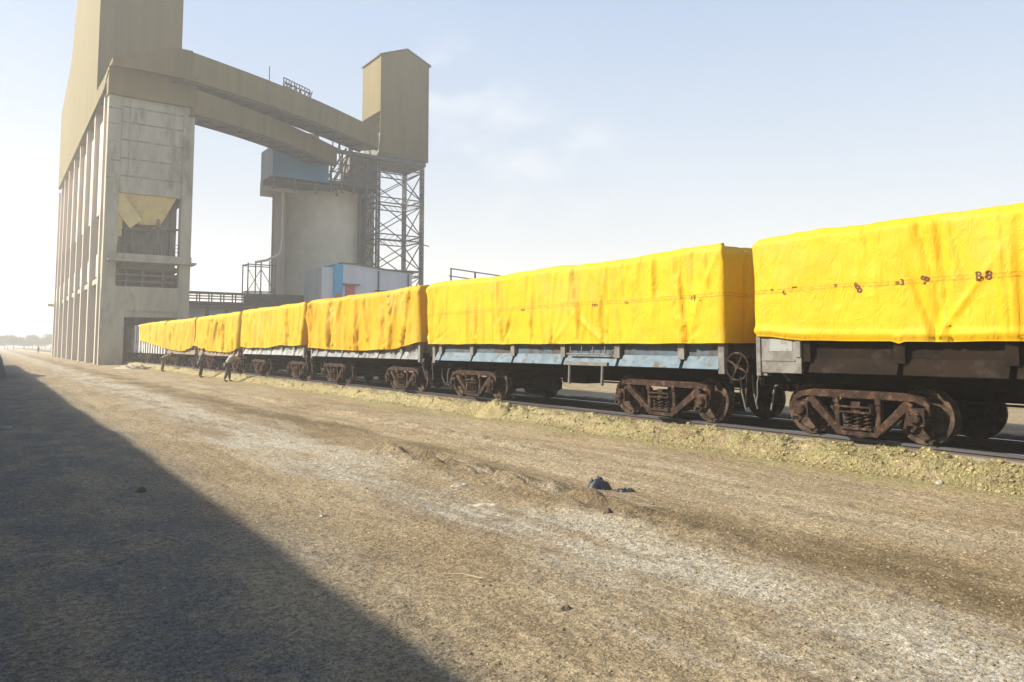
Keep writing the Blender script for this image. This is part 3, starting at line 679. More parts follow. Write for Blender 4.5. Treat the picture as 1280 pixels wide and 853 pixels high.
# ---------------------------------------------------------------- tarpaulins
class Tarp:
    def __init__(s, y0, y1, zb, zt, seed, ties, loose=0., hemroll=False, ds=.055, xn=11.25, xf=14.35, overhang=0.):
        s.y0, s.y1, s.zb, s.zt, s.loose, s.hemroll = y0, y1, zb, zt, loose, hemroll
        s.xn, s.xf, s.ds = xn, xf, ds; s.L = y1 - y0; s.W = xf - xn; s.P = 2 * (s.L + s.W)
        rg = np.random.default_rng(seed); cre = []
        # creases: (s0, h0, s1, h1, width, amplitude); s runs along the perimeter, h is height above the hem in metres
        for k in range(int(s.P / (.30 - .12 * min(loose, 1)))):
            s0 = rg.uniform(0, s.P); tilt = rg.normal(0, .16 + .18 * loose); a = rg.uniform(.028, .085) * (1 + 1.0 * loose)
            if rg.random() < .5: cre.append((s0, -.05, s0 + tilt, rg.uniform(1.1, 2.3), rg.uniform(.025, .06) * (1 + .5 * loose), a * rg.choice((-1, 1, 1))))
            else: cre.append((s0, 2.0, s0 + tilt, rg.uniform(.1, 1.3), rg.uniform(.025, .06) * (1 + .5 * loose), a * rg.choice((-1, 1, 1))))
        for t in ties:
            for j in range(6):
                ang = rg.normal(0, .42); ln = rg.uniform(.4, 1.8)
                cre.append((t, .02, t + math.sin(ang) * ln, math.cos(ang) * ln + .02, rg.uniform(.018, .045), rg.uniform(.025, .065) * rg.choice((-1, 1))))
            cre.append((t, 0., t + rg.normal(0, .08), 1.8, .075, -.06 * (1 + loose)))
        for c in (0, s.L, s.L + s.W, 2 * s.L + s.W):
            for j in range(4): cre.append((c + rg.normal(0, .05), 1.85, c + rg.uniform(-1, 1), rg.uniform(.2, 1.1), .04, rg.uniform(.01, .03)))
        s.cre = cre; s.seed = seed; s.ties = ties
    def base(s, p):                         # perimeter: near side (from y0 to y1), far end, far side back, near end
        p = np.mod(p, s.P); r = .10
        x = np.where(p < s.L, s.xn, np.where(p < s.L + s.W, s.xn + (p - s.L), np.where(p < 2 * s.L + s.W, s.xf, s.xf - (p - 2 * s.L - s.W))))
        y_ = np.where(p < s.L, s.y0 + p, np.where(p < s.L + s.W, s.y1, np.where(p < 2 * s.L + s.W, s.y1 - (p - s.L - s.W), s.y0)))
        nx_ = np.where(p < s.L, -1., np.where(p < s.L + s.W, 0., np.where(p < 2 * s.L + s.W, 1., 0.)))
        ny_ = np.where(p < s.L, 0., np.where(p < s.L + s.W, 1., np.where(p < 2 * s.L + s.W, 0., -1.)))
        # round the corners
        for cx, cy, sx, sy in ((s.xn, s.y0, 1, 1), (s.xn, s.y1, 1, -1), (s.xf, s.y0, -1, 1), (s.xf, s.y1, -1, -1)):
            dx = (x - cx) * sx; dy = (y_ - cy) * sy; inn = (dx < r) & (dy < r)
            vx = r - dx; vy = r - dy; d = np.sqrt(vx ** 2 + vy ** 2) + 1e-9; k = r / d
            x = np.where(inn, cx + sx * (r - vx * k), x); y_ = np.where(inn, cy + sy * (r - vy * k), y_)
            nx_ = np.where(inn, -sx * vx / d, nx_); ny_ = np.where(inn, -sy * vy / d, ny_)
        return x, y_, nx_, ny_
    def zbot(s, p):
        p = np.mod(p, s.P); f = np.where(p < s.L, s.zb(s.y0 + np.clip(p, 0, s.L)), 0)
        f = np.where(p >= s.L, s.zb(s.y1 + 0 * p), f); f = np.where((p > s.L + s.W) & (p < 2 * s.L + s.W), s.zb(s.y1 - np.clip(p - s.L - s.W, 0, s.L)), f)
        f = np.where(p >= 2 * s.L + s.W, s.zb(s.y0 + 0 * p), f)
        return f + .018 * pn(p * 1.3, 0 * p, s.seed)
    def ztop(s, p): return s.zt + .07 * pn(p * .38, 0 * p, s.seed + 1) + .035 * pn(p * 1.3, 0 * p, s.seed + 9) + .015 * pn(p * 4, 0 * p, s.seed + 2)
    def point(s, p, t, extra=0.):
        x, y_, nx_, ny_ = s.base(p); zb = s.zbot(p); zt = s.ztop(p); h = t * (zt - zb)
        d = .035 + .03 * pn(p * .8, h * .6, s.seed + 3) + .012 * fbm(p * 2.2 + h * .8, h * 2.0 - p * .5, 3, s.seed + 4)
        for (s0, h0, s1, h1, w, a) in s.cre:
            # distance to the crease segment, perimeter wrapped
            q = np.mod(p - s0 + s.P / 2, s.P) - s.P / 2; ax_, ay = s1 - s0, h1 - h0; l2 = ax_ * ax_ + ay * ay
            u = (q * ax_ + (h - h0) * ay) / l2; uc = np.clip(u, 0, 1); dd = np.hypot(q - uc * ax_, h - h0 - uc * ay)
            ww = w * (.5 + 1.2 * uc); d = d + a * np.exp(-(dd / ww) ** 1.4) * (1 - uc ** 2 * .9)
        for k, t0 in enumerate(s.ties[::2] if not s.hemroll else []):
            q = np.mod(p - t0 - .12 * h + .05 * np.sin(h * 3 + k) + s.P / 2, s.P) - s.P / 2
            d = d + .045 * sstep(-.012, .012, q) * (1 - sstep(.1, 1.0, q))
        if s.loose:
            d = d + s.loose * .06 * np.sin(p * 6.5 + 2 * pn(p * .7, h * .3, s.seed + 5)) * (1 - .6 * t) + s.loose * .04 * pn(p * 3.5, h * .4, s.seed + 6)
        if s.hemroll:
            d = d + .05 * np.exp(-((h - .10) / .06) ** 2) * (.6 + .6 * pn(p * .7, 0 * p, s.seed + 7)) - .03 * np.exp(-((h - .02) / .04) ** 2)
        d = np.clip(d, -.05, .22) * (1 - sstep(.93, 1.0, t) * .7) - .06 * sstep(.965, 1.0, t) + extra
        d = np.maximum(d, -.045 - .05 * sstep(.95, 1, t))
        return np.stack([x + nx_ * d, y_ + ny_ * d, zb + h], -1)
    def build(s, label, m):
        N = int(s.P / s.ds); rows = int(1.9 / s.ds); p = np.linspace(0, s.P, N, endpoint=False)
        ts = np.linspace(0, 1, rows); ts = np.concatenate([ts[:-1], [1 - .3 / rows, 1]])
        PP, TT = np.meshgrid(p, ts); V = [s.point(PP, TT)]
        top = V[0][-1]; cx = (s.xn + s.xf) / 2
        for k in (.03, .08, .18, .35, .6, .85, 1.0):
            q = top.copy(); q[:, 0] = top[:, 0] + (cx - top[:, 0]) * k
            lim = np.clip(q[:, 1], s.y0 + min(k, .97) * 1.2, s.y1 - min(k, .97) * 1.2); q[:, 1] = lim
            q[:, 2] = top[:, 2] + .02 + .09 * (1 - (1 - k) ** 2) + .03 * pn(q[:, 0] * 1.2, q[:, 1] * .8, s.seed + 8)
            V.append(q[None])
        V = np.concatenate(V, 0); R_ = V.shape[0]; o = np.array([XC, (s.y0 + s.y1) / 2, 0])
        a = (np.arange(R_ - 1)[:, None] * N + np.arange(N)[None]).ravel(); b = (np.arange(R_ - 1)[:, None] * N + (np.arange(N)[None] + 1) % N).ravel()
        F = np.stack([b, a, a + N, b + N], -1)
        me = np_mesh('tarpaulin', V.reshape(-1, 3) - o, F, m, True)
        ob = link('tarpaulin', me); ob.location = o
        s.ob = ob; return tag(ob, label, 'tarpaulin', 'yellow tarpaulins over the wagons')
    def mark(s, txt, yc, zc, size, rot=0., flip=False):
        cu = bpy.data.curves.new('mark', 'FONT'); cu.body = txt; cu.size = size; cu.align_x = 'CENTER'; cu.align_y = 'CENTER'; cu.offset = size * .012
        cu.resolution_u = 3
        t = bpy.data.objects.new('mark_tmp', cu); COL.objects.link(t); dg = bpy.context.evaluated_depsgraph_get(); dg.update()
        me = bpy.data.meshes.new_from_object(t.evaluated_get(dg)); bpy.data.objects.remove(t)
        bm = bmesh.new(); bm.from_mesh(me); bmesh.ops.triangulate(bm, faces=bm.faces); bmesh.ops.subdivide_edges(bm, edges=bm.edges, cuts=1, use_grid_fill=False); bmesh.ops.triangulate(bm, faces=bm.faces)
        bm.to_mesh(me); bm.free()
        co = np.zeros(len(me.vertices) * 3, np.float32); me.vertices.foreach_get('co', co); co = co.reshape(-1, 3).astype(float)
        c_, s_ = math.cos(rot), math.sin(rot); X = co[:, 0] * c_ - co[:, 1] * s_; Z = co[:, 0] * s_ + co[:, 1] * c_
        Y = yc - X                                   # seen from -X, text runs towards -Y
        p = Y - s.y0; zb = s.zbot(p); zt = s.ztop(p); tt = (zc + Z - zb) / (zt - zb)
        P = s.point(p, tt, .012) - np.array(s.ob.location)
        me.vertices.foreach_set('co', P.astype(np.float32).ravel()); me.materials.clear(); me.materials.append(M['ink']); me.update()
        link('printed_mark', me, s.ob)
def hem(pts):
    ys_, zs_ = zip(*pts); return lambda y_: np.interp(y_, ys_, zs_)
T1 = Tarp(-3.0, 8.36, hem([(-3, 1.86), (5.7, 1.87), (5.78, 1.84), (5.9, 1.88), (7.4, 1.90), (8.0, 1.97), (8.4, 1.98)]), 3.76, 41, [5.77, 8.25, 3.2, 1.0, -1], hemroll=True, ds=.042)
T1.build('bulging yellow tarpaulin at the right edge, with dark stamped numbers along its seam', M['tarp_print'])
for txt, yc, zc, sz, r in (('8', 6.36, 2.71, .19, .5), ('8', 6.41, 2.78, .10, 0), ('=', 5.75, 2.76, .12, 0), ('3', 5.68, 2.77, .13, 0), ('-8', 5.36, 2.78, .16, 1.2), ('B', 4.62, 2.78, .18, .1), ('8', 4.50, 2.78, .18, -.2),
                           ('n', 7.95, 2.80, .10, 0), ('c', 7.72, 2.74, .15, .6), ('~', 7.52, 2.82, .16, .2), ('n', 6.75, 2.80, .10, 0)):
    T1.mark(txt, yc, zc, sz, r)
T2 = Tarp(9.05, 20.4, hem([(9, 1.86), (20.5, 1.86)]), 3.72, 52, [.9, 3.3, 4.1, 5.1, 7.3, 8.6, 11.1], ds=.05)
T2.build('long taut yellow tarpaulin with a straight hem over the blue wagon', M['tarp_print'])
for txt, yc, zc, sz in (('9', 9.72, 2.74, .17), ('3', 9.80, 2.75, .10), ('..', 9.55, 2.72, .12), ('19.2', 11.6, 2.74, .09), ('1938', 12.6, 2.73, .09), ('0080', 15.4, 2.73, .09)):
    T2.mark(txt, yc, zc, sz)
T3 = Tarp(21.1, 31.1, hem([(21.1, 1.93), (21.5, 1.86), (22.3, 1.76), (23.2, 1.68), (26, 1.63), (28.5, 1.66), (31.1, 1.73)]), 3.72, 63, [2.5, 5.0, 7.4], loose=.75, ds=.065)
T3.build('heavily pleated yellow tarpaulin whose hem sags over the pale grey blue wagon', M['tarp_deep'])
T4 = Tarp(31.8, 41.6, hem([(31.8, 1.84), (33, 1.80), (34.8, 1.84), (37, 1.69), (38.5, 1.72), (40, 1.68), (41.6, 1.76)]), 3.70, 74, [2, 4.5, 7, 9], loose=.6, ds=.08)
T4.build('pleated yellow tarpaulin with a wavy hem, fourth from the right', M['tarp_pale'])
T5 = Tarp(42.2, 52.2, hem([(42.2, 1.66), (43.5, 1.42), (46, 1.44), (48.2, 1.47), (50.3, 1.56), (52.2, 1.80)]), 3.68, 85, [2, 4.5, 7], loose=1.0, ds=.09)
T5.build('yellow tarpaulin hanging almost to the wheels, behind the man in the pale shirt', M['tarp'])
T6 = Tarp(52.8, 62.7, hem([(52.8, 1.82), (53.8, 1.66), (56.2, 1.41), (59, 1.45), (62.7, 1.62)]), 3.68, 96, [2.4, 5, 7.5], loose=.9, ds=.1)
T6.build('yellow tarpaulin with a deep curved hem, second from the far end', M['tarp_pale'])
T7 = Tarp(63.1, 74.8, hem([(63.1, 1.62), (65.3, 1.76), (70, 2.05), (74.8, 2.28)]), 3.74, 107, [3, 6, 9], loose=.8, ds=.11)
T7.build('farthest yellow tarpaulin, beside the concrete loading tower', M['tarp'])

# ================================================================ LOADING TOWER (long concrete silo over the track)
SL, SR, SY0, SY1 = 8.43, 16.0, 78.0, 142.5
sil = empty('loading_tower', (12.2, 110, 0), 'tall concrete loading tower with yellow hopper, straddling the railway line', 'silo building')
MB().box(SL - .1, 9.45, SY0, SY0 + 1.2, 0, 25.6).box(15.0, SR, SY0, SY0 + 1.2, 0, 25.6).build('corner_pillar', M['concrete'], sil)
MB().box(9.45, 15.0, SY0 + .12, SY0 + .7, 16.35, 25.6).build('front_wall', M['concrete'], sil)
j = MB()
for z in (17.9, 19.6, 21.4, 23.1, 24.6): j.box(9.45, 15.0, SY0 + .09, SY0 + .12, z, z + .13).box(8.33, 9.45, SY0 - .02, SY0, z - .3, z - .2)
for x in (9.45, 10.15, 14.1): j.box(x, x + .045, SY0 + .085, SY0 + .12, 16.4 if x < 10 else 17.9, 25.5)
j.build('joint_lines', M['concrete_stain'], sil)
MB().box(9.35, 15.05, SY0 - .02, SY0 + .5, 5.1, 7.4).box(8.33, 10.3, SY0 - .05, SY0 + .45, 0, 7.2).box(9.45, 15.0, SY0 + .1, SY0 + .6, 4.5, 5.1).build('front_wall', M['concrete_dark'] if False else M['concrete'], sil)
MB().box(8.7, 16.45, SY0 - .55, SY0 + 1.4, 9.75, 9.95).box(8.9, 16.02, SY0 - .35, SY0 + 1.2, 9.95, 10.5).build('floor_slab', M['concrete'], sil)
# upper floors inside, dark, with machinery
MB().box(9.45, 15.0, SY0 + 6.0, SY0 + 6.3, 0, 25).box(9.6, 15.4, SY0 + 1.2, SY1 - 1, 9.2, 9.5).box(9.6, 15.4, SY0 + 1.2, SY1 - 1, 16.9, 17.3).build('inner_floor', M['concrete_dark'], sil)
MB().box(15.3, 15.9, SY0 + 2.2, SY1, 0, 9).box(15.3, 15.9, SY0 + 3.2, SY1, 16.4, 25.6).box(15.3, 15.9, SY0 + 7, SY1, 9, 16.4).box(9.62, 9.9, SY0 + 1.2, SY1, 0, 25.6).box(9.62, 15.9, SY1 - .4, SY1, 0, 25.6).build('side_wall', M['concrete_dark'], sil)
MB().box(8.9, 9.62, SY0 + 1.0, SY1, 15.6, 25.6).build('bin_wall', M['concrete_light'], sil)
hp = MB()
def frustum(x0, x1, y0, y1, zt, xc, yc, r, zb):
    hp.poly([(x0, y0, zt), (x1, y0, zt), (x1, y1, zt), (x0, y1, zt), (xc - r, yc - r, zb), (xc + r, yc - r, zb), (xc + r, yc + r, zb), (xc - r, yc + r, zb)],
            [(0, 1, 5, 4), (1, 2, 6, 5), (2, 3, 7, 6), (3, 0, 4, 7), (4, 5, 6, 7), (0, 3, 2, 1)])
frustum(9.6, 14.6, SY0 + .35, SY0 + 5.4, 16.34, 12.4, SY0 + 2.2, .95, 13.6)
hp.build('hopper', M['hopper'], sil)
hp = MB(); frustum(9.47, 9.9, SY0 + .2, SY0 + 2.0, 16.3, 9.7, SY0 + .8, .2, 12.2); hp.poly([(9.47, SY0 + .25, 16.3), (10.0, SY0 + .3, 16.2), (11.55, SY0 + .3, 13.9), (10.55, SY0 + .3, 13.0), (9.47, SY0 + .25, 14.4), (9.47, SY0 + .5, 16.3), (10.0, SY0 + .55, 16.2), (11.55, SY0 + .55, 13.9), (10.55, SY0 + .55, 13.0), (9.47, SY0 + .5, 14.4)],
        [(0, 1, 2, 3, 4), (9, 8, 7, 6, 5), (0, 5, 6, 1), (1, 6, 7, 2), (2, 7, 8, 3), (3, 8, 9, 4), (4, 9, 5, 0)]); hp.build('chute', M['hopper'], sil)
g = MB()
for x in (10.3, 11.0, 11.6, 12.2, 12.9, 13.5, 14.1, 14.6): g.tube([(x, SY0 + 1.2, 10.5), (x + random.uniform(-.3, .3), SY0 + 1.2, 13.2 + random.uniform(-.4, .8))], .08, 6)
g.box(9.6, 14.9, SY0 + 1.6, SY0 + 1.9, 13.0, 13.3).box(12.5, 14.95, SY0 + .9, SY0 + 1.1, 13.2, 13.4).box(13.0, 13.25, SY0 + .9, SY0 + 1.1, 10.5, 14.2).box(11.0, 12.6, SY0 + 1.5, SY0 + 3, 10.5, 12.6)
g.build('machinery', M['steel_grey'], sil)
g = MB()
for z in (10.95, 11.3, 11.65): g.tube([(9.5, SY0 + .1, z), (14.9, SY0 + .1, z)], .035, 5)
for x in np.arange(9.6, 15, .66): g.tube([(x, SY0 + .1, 10.5), (x, SY0 + .1, 11.65)], .035, 5)
g.build('handrail', M['steel_grey'], sil)
g = MB()
for z in (7.9, 8.5, 9.1): g.box(9.5, 15.0, SY0 + .8, SY0 + 1.0, z, z + .16)
for x in (10.4, 11.8, 13.6): g.box(x, x + .2, SY0 + .9, SY0 + 1.1, 7.4, 9.7)
g.build('floor_beam', M['steel_grey'], sil)
# columns down the sunlit flank
cols = [82.8, 90.8, 98.7, 106.6, 114.7, 122.7, 130.2, 136.8, 142.1]
for yc in cols:
    MB().box(SL, 9.61, yc - .38, yc + .38, 0, 27.0).build('column', M['concrete_light'], sil, bevel=.03)
for yc in [SY0 + .9] + cols[:-1]:
    MB().prism([(SL + .06, 8.7), (SL + .06, 10.9), (9.6, 11.6), (9.6, 8.7)], 'y', yc + .4, yc + 2.0).build('bracket', M['concrete_light'], sil)
MB().box(8.75, 9.6, SY0 + 1.2, SY1, 8.15, 8.7).build('edge_beam', M['concrete'], sil)
MB().box(7.6, 9.0, SY1 - .3, SY1 + .6, 8.2, 8.6).build('edge_beam', M['concrete'], sil)
# sheet clad head house
MB().box(8.20, 16.0, SY0 - .3, SY0 + 1.0, 25.6, 28.3).build('head_band', M['cladding'], sil)
hh = MB().prism([(77.7, 27.8), (80.3, 26.8), (139, 27.1), (139, 39.6), (123.5, 43.1), (117.3, 50.5), (115, 56), (87.0, 56), (87.0, 28.4)], 'x', 8.12, 8.18).build('side_cladding', M['cladding'], sil)
MB().box(8.20, 16.25, 87.0, 99, 27, 54).build('head_house', M['cladding'], sil)
MB().prism([(8.36, 28.0), (15.3, 28.0), (15.3, 30.9), (13.5, 30.9), (8.36, 28.7)], 'y', 76.45, 76.7).build('fascia', M['cladding'], sil)
MB().box(8.345, 15.2, 76.75, 86.95, 28.36, 28.75).build('gallery_head', M['cladding'], sil)
MB().box(8.36, 15.8, 99.05, 115, 27, 54).box(8.36, 15.8, 115.05, 138.9, 27, 39.4).build('roof_house', M['cladding'], sil)
MB().box(8.4, 15.9, SY0 - 1.2, SY0 + 2, 28.31, 28.355).build('soffit', M['steel_grey'], sil)
MB().box(8.185, 8.40, SY0 + 1, 139, 27.0, 27.3).build('eaves_strip', M['cladding'], sil)
for z in (40.4, 34.2): MB().bar((8.3, 117.3 if z > 38 else 124, z + 6), (7.9, 118 if z > 38 else 125, z + 6.4), .12).build('roof_bracket', M['steel_grey'], sil)

# ================================================================ GALLERIES
def gallery(name, p, q, h, w, sag, label, m=M['cladding'], n=10):
    p = Vector(p); q = Vector(q); d = (q - p); dn = Vector((d.x, d.y, 0)).normalized(); sd = Vector((-dn.y, dn.x, 0)) * w
    o = empty(name, ((p + q) / 2).to_tuple(), label, 'conveyor gallery')
    A = []
    for i in range(n + 1):
        t = i / n; c = p + d * t + Vector((0, 0, sag * math.sin(math.pi * t))); A.append(c)
    def strip(fa, fb, nm, m2):
        b = MB()
        for i in range(n):
            a0, a1, b0, b1 = fa(A[i]), fa(A[i + 1]), fb(A[i]), fb(A[i + 1])
            b.poly([a0, a1, b1, b0], [(0, 1, 2, 3)])
        return b
    Z = Vector((0, 0, 1)); hh_ = Z * h
    b = MB()
    sec = [lambda c: c, lambda c: c + hh_, lambda c: c + hh_ + Z * .5 + sd * .5, lambda c: c + hh_ + sd, lambda c: c + sd]
    n0 = 5
    for c in A: b.v += [tuple(f(c)) for f in sec]
    for i in range(n):
        for k in range(n0): b.f.append((i * n0 + k, i * n0 + (k + 1) % n0, (i + 1) * n0 + (k + 1) % n0, (i + 1) * n0 + k))
    b.f.append(tuple(range(n0))); b.f.append(tuple(n * n0 + k for k in reversed(range(n0))))
    b.build('gallery_cladding', m, o)
    # floor trusses below the sheeting
    t = MB()
    for i in range(n):
        for off in (Vector((0, 0, 0)) + sd * .08, sd * .92):
            t.bar(A[i] + off - Z * .12, A[i + 1] + off - Z * .12, .2, .22)
        t.bar(A[i] + sd * .08 - Z * .12, A[i] + sd * .92 - Z * .12, .16); t.bar(A[i] + sd * .08 - Z * .12, A[i + 1] + sd * .92 - Z * .12, .1)
    t.build('floor_truss', M['steel_dark'], o)
    u = MB()
    for i in range(n): u.poly([A[i] + sd * .03 - Z * .03, A[i] + sd * .97 - Z * .03, A[i + 1] + sd * .97 - Z * .03, A[i + 1] + sd * .03 - Z * .03], [(0, 1, 2, 3)])
    u.build('floor_sheeting', M['steel_grey'], o)
    return o, A
g1, A1 = gallery('conveyor_gallery', (14.8, 76.3, 27.9), (45.6, 98.6, 30.6), 2.9, 3.4, .5, 'upper enclosed conveyor gallery from the loading tower up to the gabled head tower')
g2, A2 = gallery('conveyor_gallery', (16.05, 77.4, 24.9), (39.2, 98.6, 27.3), 2.5, 3.0, .4, 'lower enclosed conveyor gallery ending above the blue sheeted room')
c = MB()
for k, (a, b_) in enumerate(((4, 5), (5, 6))):
    pass
rt0 = random.Random(3)
P0 = A1[4] + Vector((0, 0, 3.2)); P1 = A1[5] + Vector((1.2, .8, 3.1))
for z in (.0, .5, 1.0): c.bar(P0 + Vector((.4, 1.2, z + .2)), P1 + Vector((.4, 1.2, z + .2)), .09)
for t in np.linspace(0, 1, 6):
    q = P0.lerp(P1, t) + Vector((.4, 1.2, 0)); c.bar(q, q + Vector((0, 0, 1.25)), .09)
    c.bar(q, q + Vector((.5, .4, 1.2)), .07)
for t in np.linspace(.1, .9, 7):
    q = P0.lerp(P1, t) + Vector((1.0, 2.2, 0)); c.bar(q, q + Vector((rt0.uniform(-.6, .6), 0, rt0.uniform(.9, 1.5))), .12)
c.bar(P0 + Vector((1, 2.2, .9)), P1 + Vector((1, 2.2, 1.1)), .12)
c.build('roof_railing', M['steel_grey'], g1)
MB().bar(A1[3] + Vector((1.2, 1.5, 3)), A1[3] + Vector((1.2, 1.5, 5.0)), .08).build('roof_mast', M['steel_grey'], g1)

# ================================================================ HEAD TOWER ON LATTICE LEGS
ht = empty('head_tower', (50, 102, 0), 'tan gabled head tower standing on tall steel lattice legs', 'conveyor tower')
X0, X1, Y0, Y1, ZB, ZE = 46.0, 54.1, 99.0, 105.6, 30.4, 45.1
MB().prism([(X0, ZB + .0), (X1, ZB - .6), (X1, ZE), (50.3, 46.8), (X0, ZE)], 'y', Y0, Y0 + .12).build('front_cladding', M['cladding'], ht)
MB().prism([(X0, 36.6), (X1, 33), (X1, ZE), (50.3, 46.8), (X0, ZE)], 'y', Y0 + .125, Y1).build('house', M['cladding'], ht)
MB().prism([(X0 - .25, ZE - .05), (50.3, 46.85), (X1 + .35, ZE - .05), (X1 + .35, ZE + .12), (50.3, 47.03), (X0 - .25, ZE + .12)], 'y', Y0 - .15, Y1 + .2).build('roof', M['steel_grey'], ht)
MB().box(X0, X1 - .3, Y0 + .2, Y1, 29.2, 30.3).box(X0 + .1, X1 - .1, Y0 - .05, Y0 + .13, 29.9, 30.2).box(46.2, 53.8, Y0 + .4, Y1 - .2, 30.3, 33).build('floor_frame', M['steel_grey'], ht)
def lattice_leg(b, x, y_, z0, z1, w=.42):
    c4 = [(x - w / 2, y_ - w / 2), (x + w / 2, y_ - w / 2), (x + w / 2, y_ + w / 2), (x - w / 2, y_ + w / 2)]
    for p in c4: b.bar((p[0], p[1], z0), (p[0], p[1], z1), .13)
    z = z0; k = 0
    while z < z1 - .6:
        for i in range(4):
            p, q = c4[i], c4[(i + 1) % 4]
            if k % 2: p, q = q, p
            b.bar((p[0], p[1], z), (q[0], q[1], z + .6), .07)
        z += .6; k += 1
LX0, LX1, LY0, LY1 = 46.0, 53.3, 99.5, 105.4
for (x, y_) in ((LX0, LY0), (LX1, LY0), (LX0, LY1), (LX1, LY1)):
    b = MB(); lattice_leg(b, x, y_, 0, 29.3); b.build('lattice_leg', M['steel_grey'], ht)
lv = [2.2, 7.6, 13.0, 18.3, 23.8, 29.0]
for i, z in enumerate(lv):
    b = MB()
    for (p, q) in (((LX0, LY0), (LX1, LY0)), ((LX1, LY0), (LX1, LY1)), ((LX1, LY1), (LX0, LY1)), ((LX0, LY1), (LX0, LY0))):
        for dz in (0, -.8): b.bar((p[0], p[1], z + dz), (q[0], q[1], z + dz), .16)
        for t in np.linspace(0, 1, 9)[:-1]:
            s0 = (p[0] + (q[0] - p[0]) * t, p[1] + (q[1] - p[1]) * t); s1 = (p[0] + (q[0] - p[0]) * (t + .125), p[1] + (q[1] - p[1]) * (t + .125))
            b.bar((s0[0], s0[1], z - .8), (s1[0], s1[1], z), .06)
        if i < len(lv) - 1:
            zz = lv[i + 1] - .8
            b.bar((p[0], p[1], z), (q[0], q[1], zz), .13); b.bar((q[0], q[1], z), (p[0], p[1], zz), .13)
    b.build('cross_bracing', M['steel_grey'], ht)
MB().bar((LX1, LY0, 17.2), (LX1 + 1.3, LY0, 17.0), .12).build('stub_arm', M['steel_grey'], ht)

# dark transfer house and its struts between silo and head tower
th = empty('transfer_house', (43, 101, 0), 'dark steel transfer platform crowded with struts beside the round silo top', 'steel platform')
MB().box(41.6, 45.9, 99.6, 103.6, 25.2, 29.4).build('sheeting', M['steel_grey'], th)
MB().box(38.8, 46, 98.9, 99.4, 29.2, 29.7).box(36.5, 46, 99.2, 103.8, 24.7, 25.2).build('platform', M['steel_grey'], th)
b = MB()
rs_ = random.Random(4)
extra = [(rs_.uniform(37, 45.5), rs_.uniform(25, 28.5), rs_.uniform(37, 45.5), rs_.uniform(27.5, 31)) for _ in range(16)]
extra = [(a, b_, a + max(-2.2, min(2.2, c_ - a)), d_) for a, b_, c_, d_ in extra]
for z in (25.3, 26.4, 27.6): b.bar((38.3, 99.0, z), (46, 99.0, z), .16)
for x in (38.6, 40.2, 42, 44, 45.6): b.bar((x, 99.1, 23.5), (x, 99.1, 29.6), .2)
for (x, z, x2, z2) in extra: b.bar((x, 99.2, z), (x2, 99.2, z2), .13)
for (x, z, x2, z2) in ((38.0, 25.2, 41.0, 30.2), (39.2, 25.2, 42, 30.3), (40.5, 25.2, 41.2, 29.3), (43.2, 23.0, 45.8, 27), (44, 22.0, 46, 25), (37.2, 25.2, 38.2, 29), (41.4, 29.4, 41.4, 31), (39.9, 29.4, 39.9, 31)):
    b.bar((x, 99.3, z), (x2, 99.6, z2), .22)
b.build('strut', M['steel_grey'], th)
for x in (44.9, 45.7):
    for y_ in (103.4,): MB().bar((x, y_, 0), (x, y_, 25), .4).build('leg', M['steel_grey'], th)
MB().box(33.9, 36.3, 97.9, 99.5, 28.9, 31.0).build('louvre_box', M['paleblue'], th)

# ================================================================ ROUND SILO
rs = empty('round_silo', (40.2, 108, 0), 'round concrete silo behind the yellow train, with flat square shaft at its right', 'silo')
MB().lathe([(0, 0), (5.75, 0), (5.75, 25.8), (0, 25.8)], (40.2, 108, 0), 'z', 72).build('silo_wall', M['silo'], rs, smooth=True)
MB().box(44.6, 48.9, 107.0, 110.5, 0, 26.3).build('stair_shaft', M['concrete'], rs)
MB().box(31.6, 35.6, 104.2, 109.0, 23.7, 25.8).build('cap_platform', M['silo'], rs)
for x, w in ((33.3, .35), (34.1, .5)): MB().box(x - w, x + w, 106.2, 107.4, 0, 23.7).build('pillar', M['concrete_light'], rs)
br = empty('sheeted_room', (34.8, 101, 0), 'blue sheeted room at the top of the round silo', 'room')
MB().box(30.3, 38.2, 99.0, 103.9, 24.7, 28.9).build('front_sheeting', M['teal'], br)
MB().box(30.18, 30.297, 99.02, 103.88, 24.72, 28.85).build('lit_side_sheeting', M['paleblue'], br)  # same room sheeting, coloured paler to stand for sunlight on this flank
for x in (30.6, 33.5, 36.5, 39.6):
    MB().bar((x, 99.4, 23.0), (x, 99.4, 24.7), .25).build('support', M['steel_grey'], br)
MB().box(30.3, 40, 99.3, 103.6, 24.2, 24.4).build('floor', M['steel_grey'], br)

# access scaffold left of the silo
sc = empty('access_scaffold', (29.6, 101, 0), 'slender steel access scaffold left of the round silo', 'scaffold')
for x in (27.7, 29.4, 31.3):
    for y_ in (100, 102.5): MB().bar((x, y_, 0), (x, y_, 12.8 + (x - 27.7) * .2), .13).build('post', M['steel_grey'], sc)
b = MB()
for z in (3, 6, 9, 12.6):
    b.bar((27.7, 100, z), (31.3, 100, z), .13).bar((27.7, 102.5, z), (31.3, 102.5, z), .12).bar((27.7, 100, z), (27.7, 102.5, z), .12)
for z in (3, 6, 9): b.bar((27.7, 100, z), (29.4, 100, z + 3), .09).bar((29.4, 100, z + 3), (31.3, 100, z), .09).bar((29.4, 100, z), (27.7, 100, z + 3), .07)
b.build('brace', M['steel_grey'], sc)
MB().tube([(28.6, 100, 12.9), (30.2, 100, 13.3), (32.1, 101, 14.4), (32.7, 102, 16.5), (33.0, 103, 20.5), (33.0, 103, 23.7)], .16, 8).build('pipe', M['silo'], sc, smooth=True)

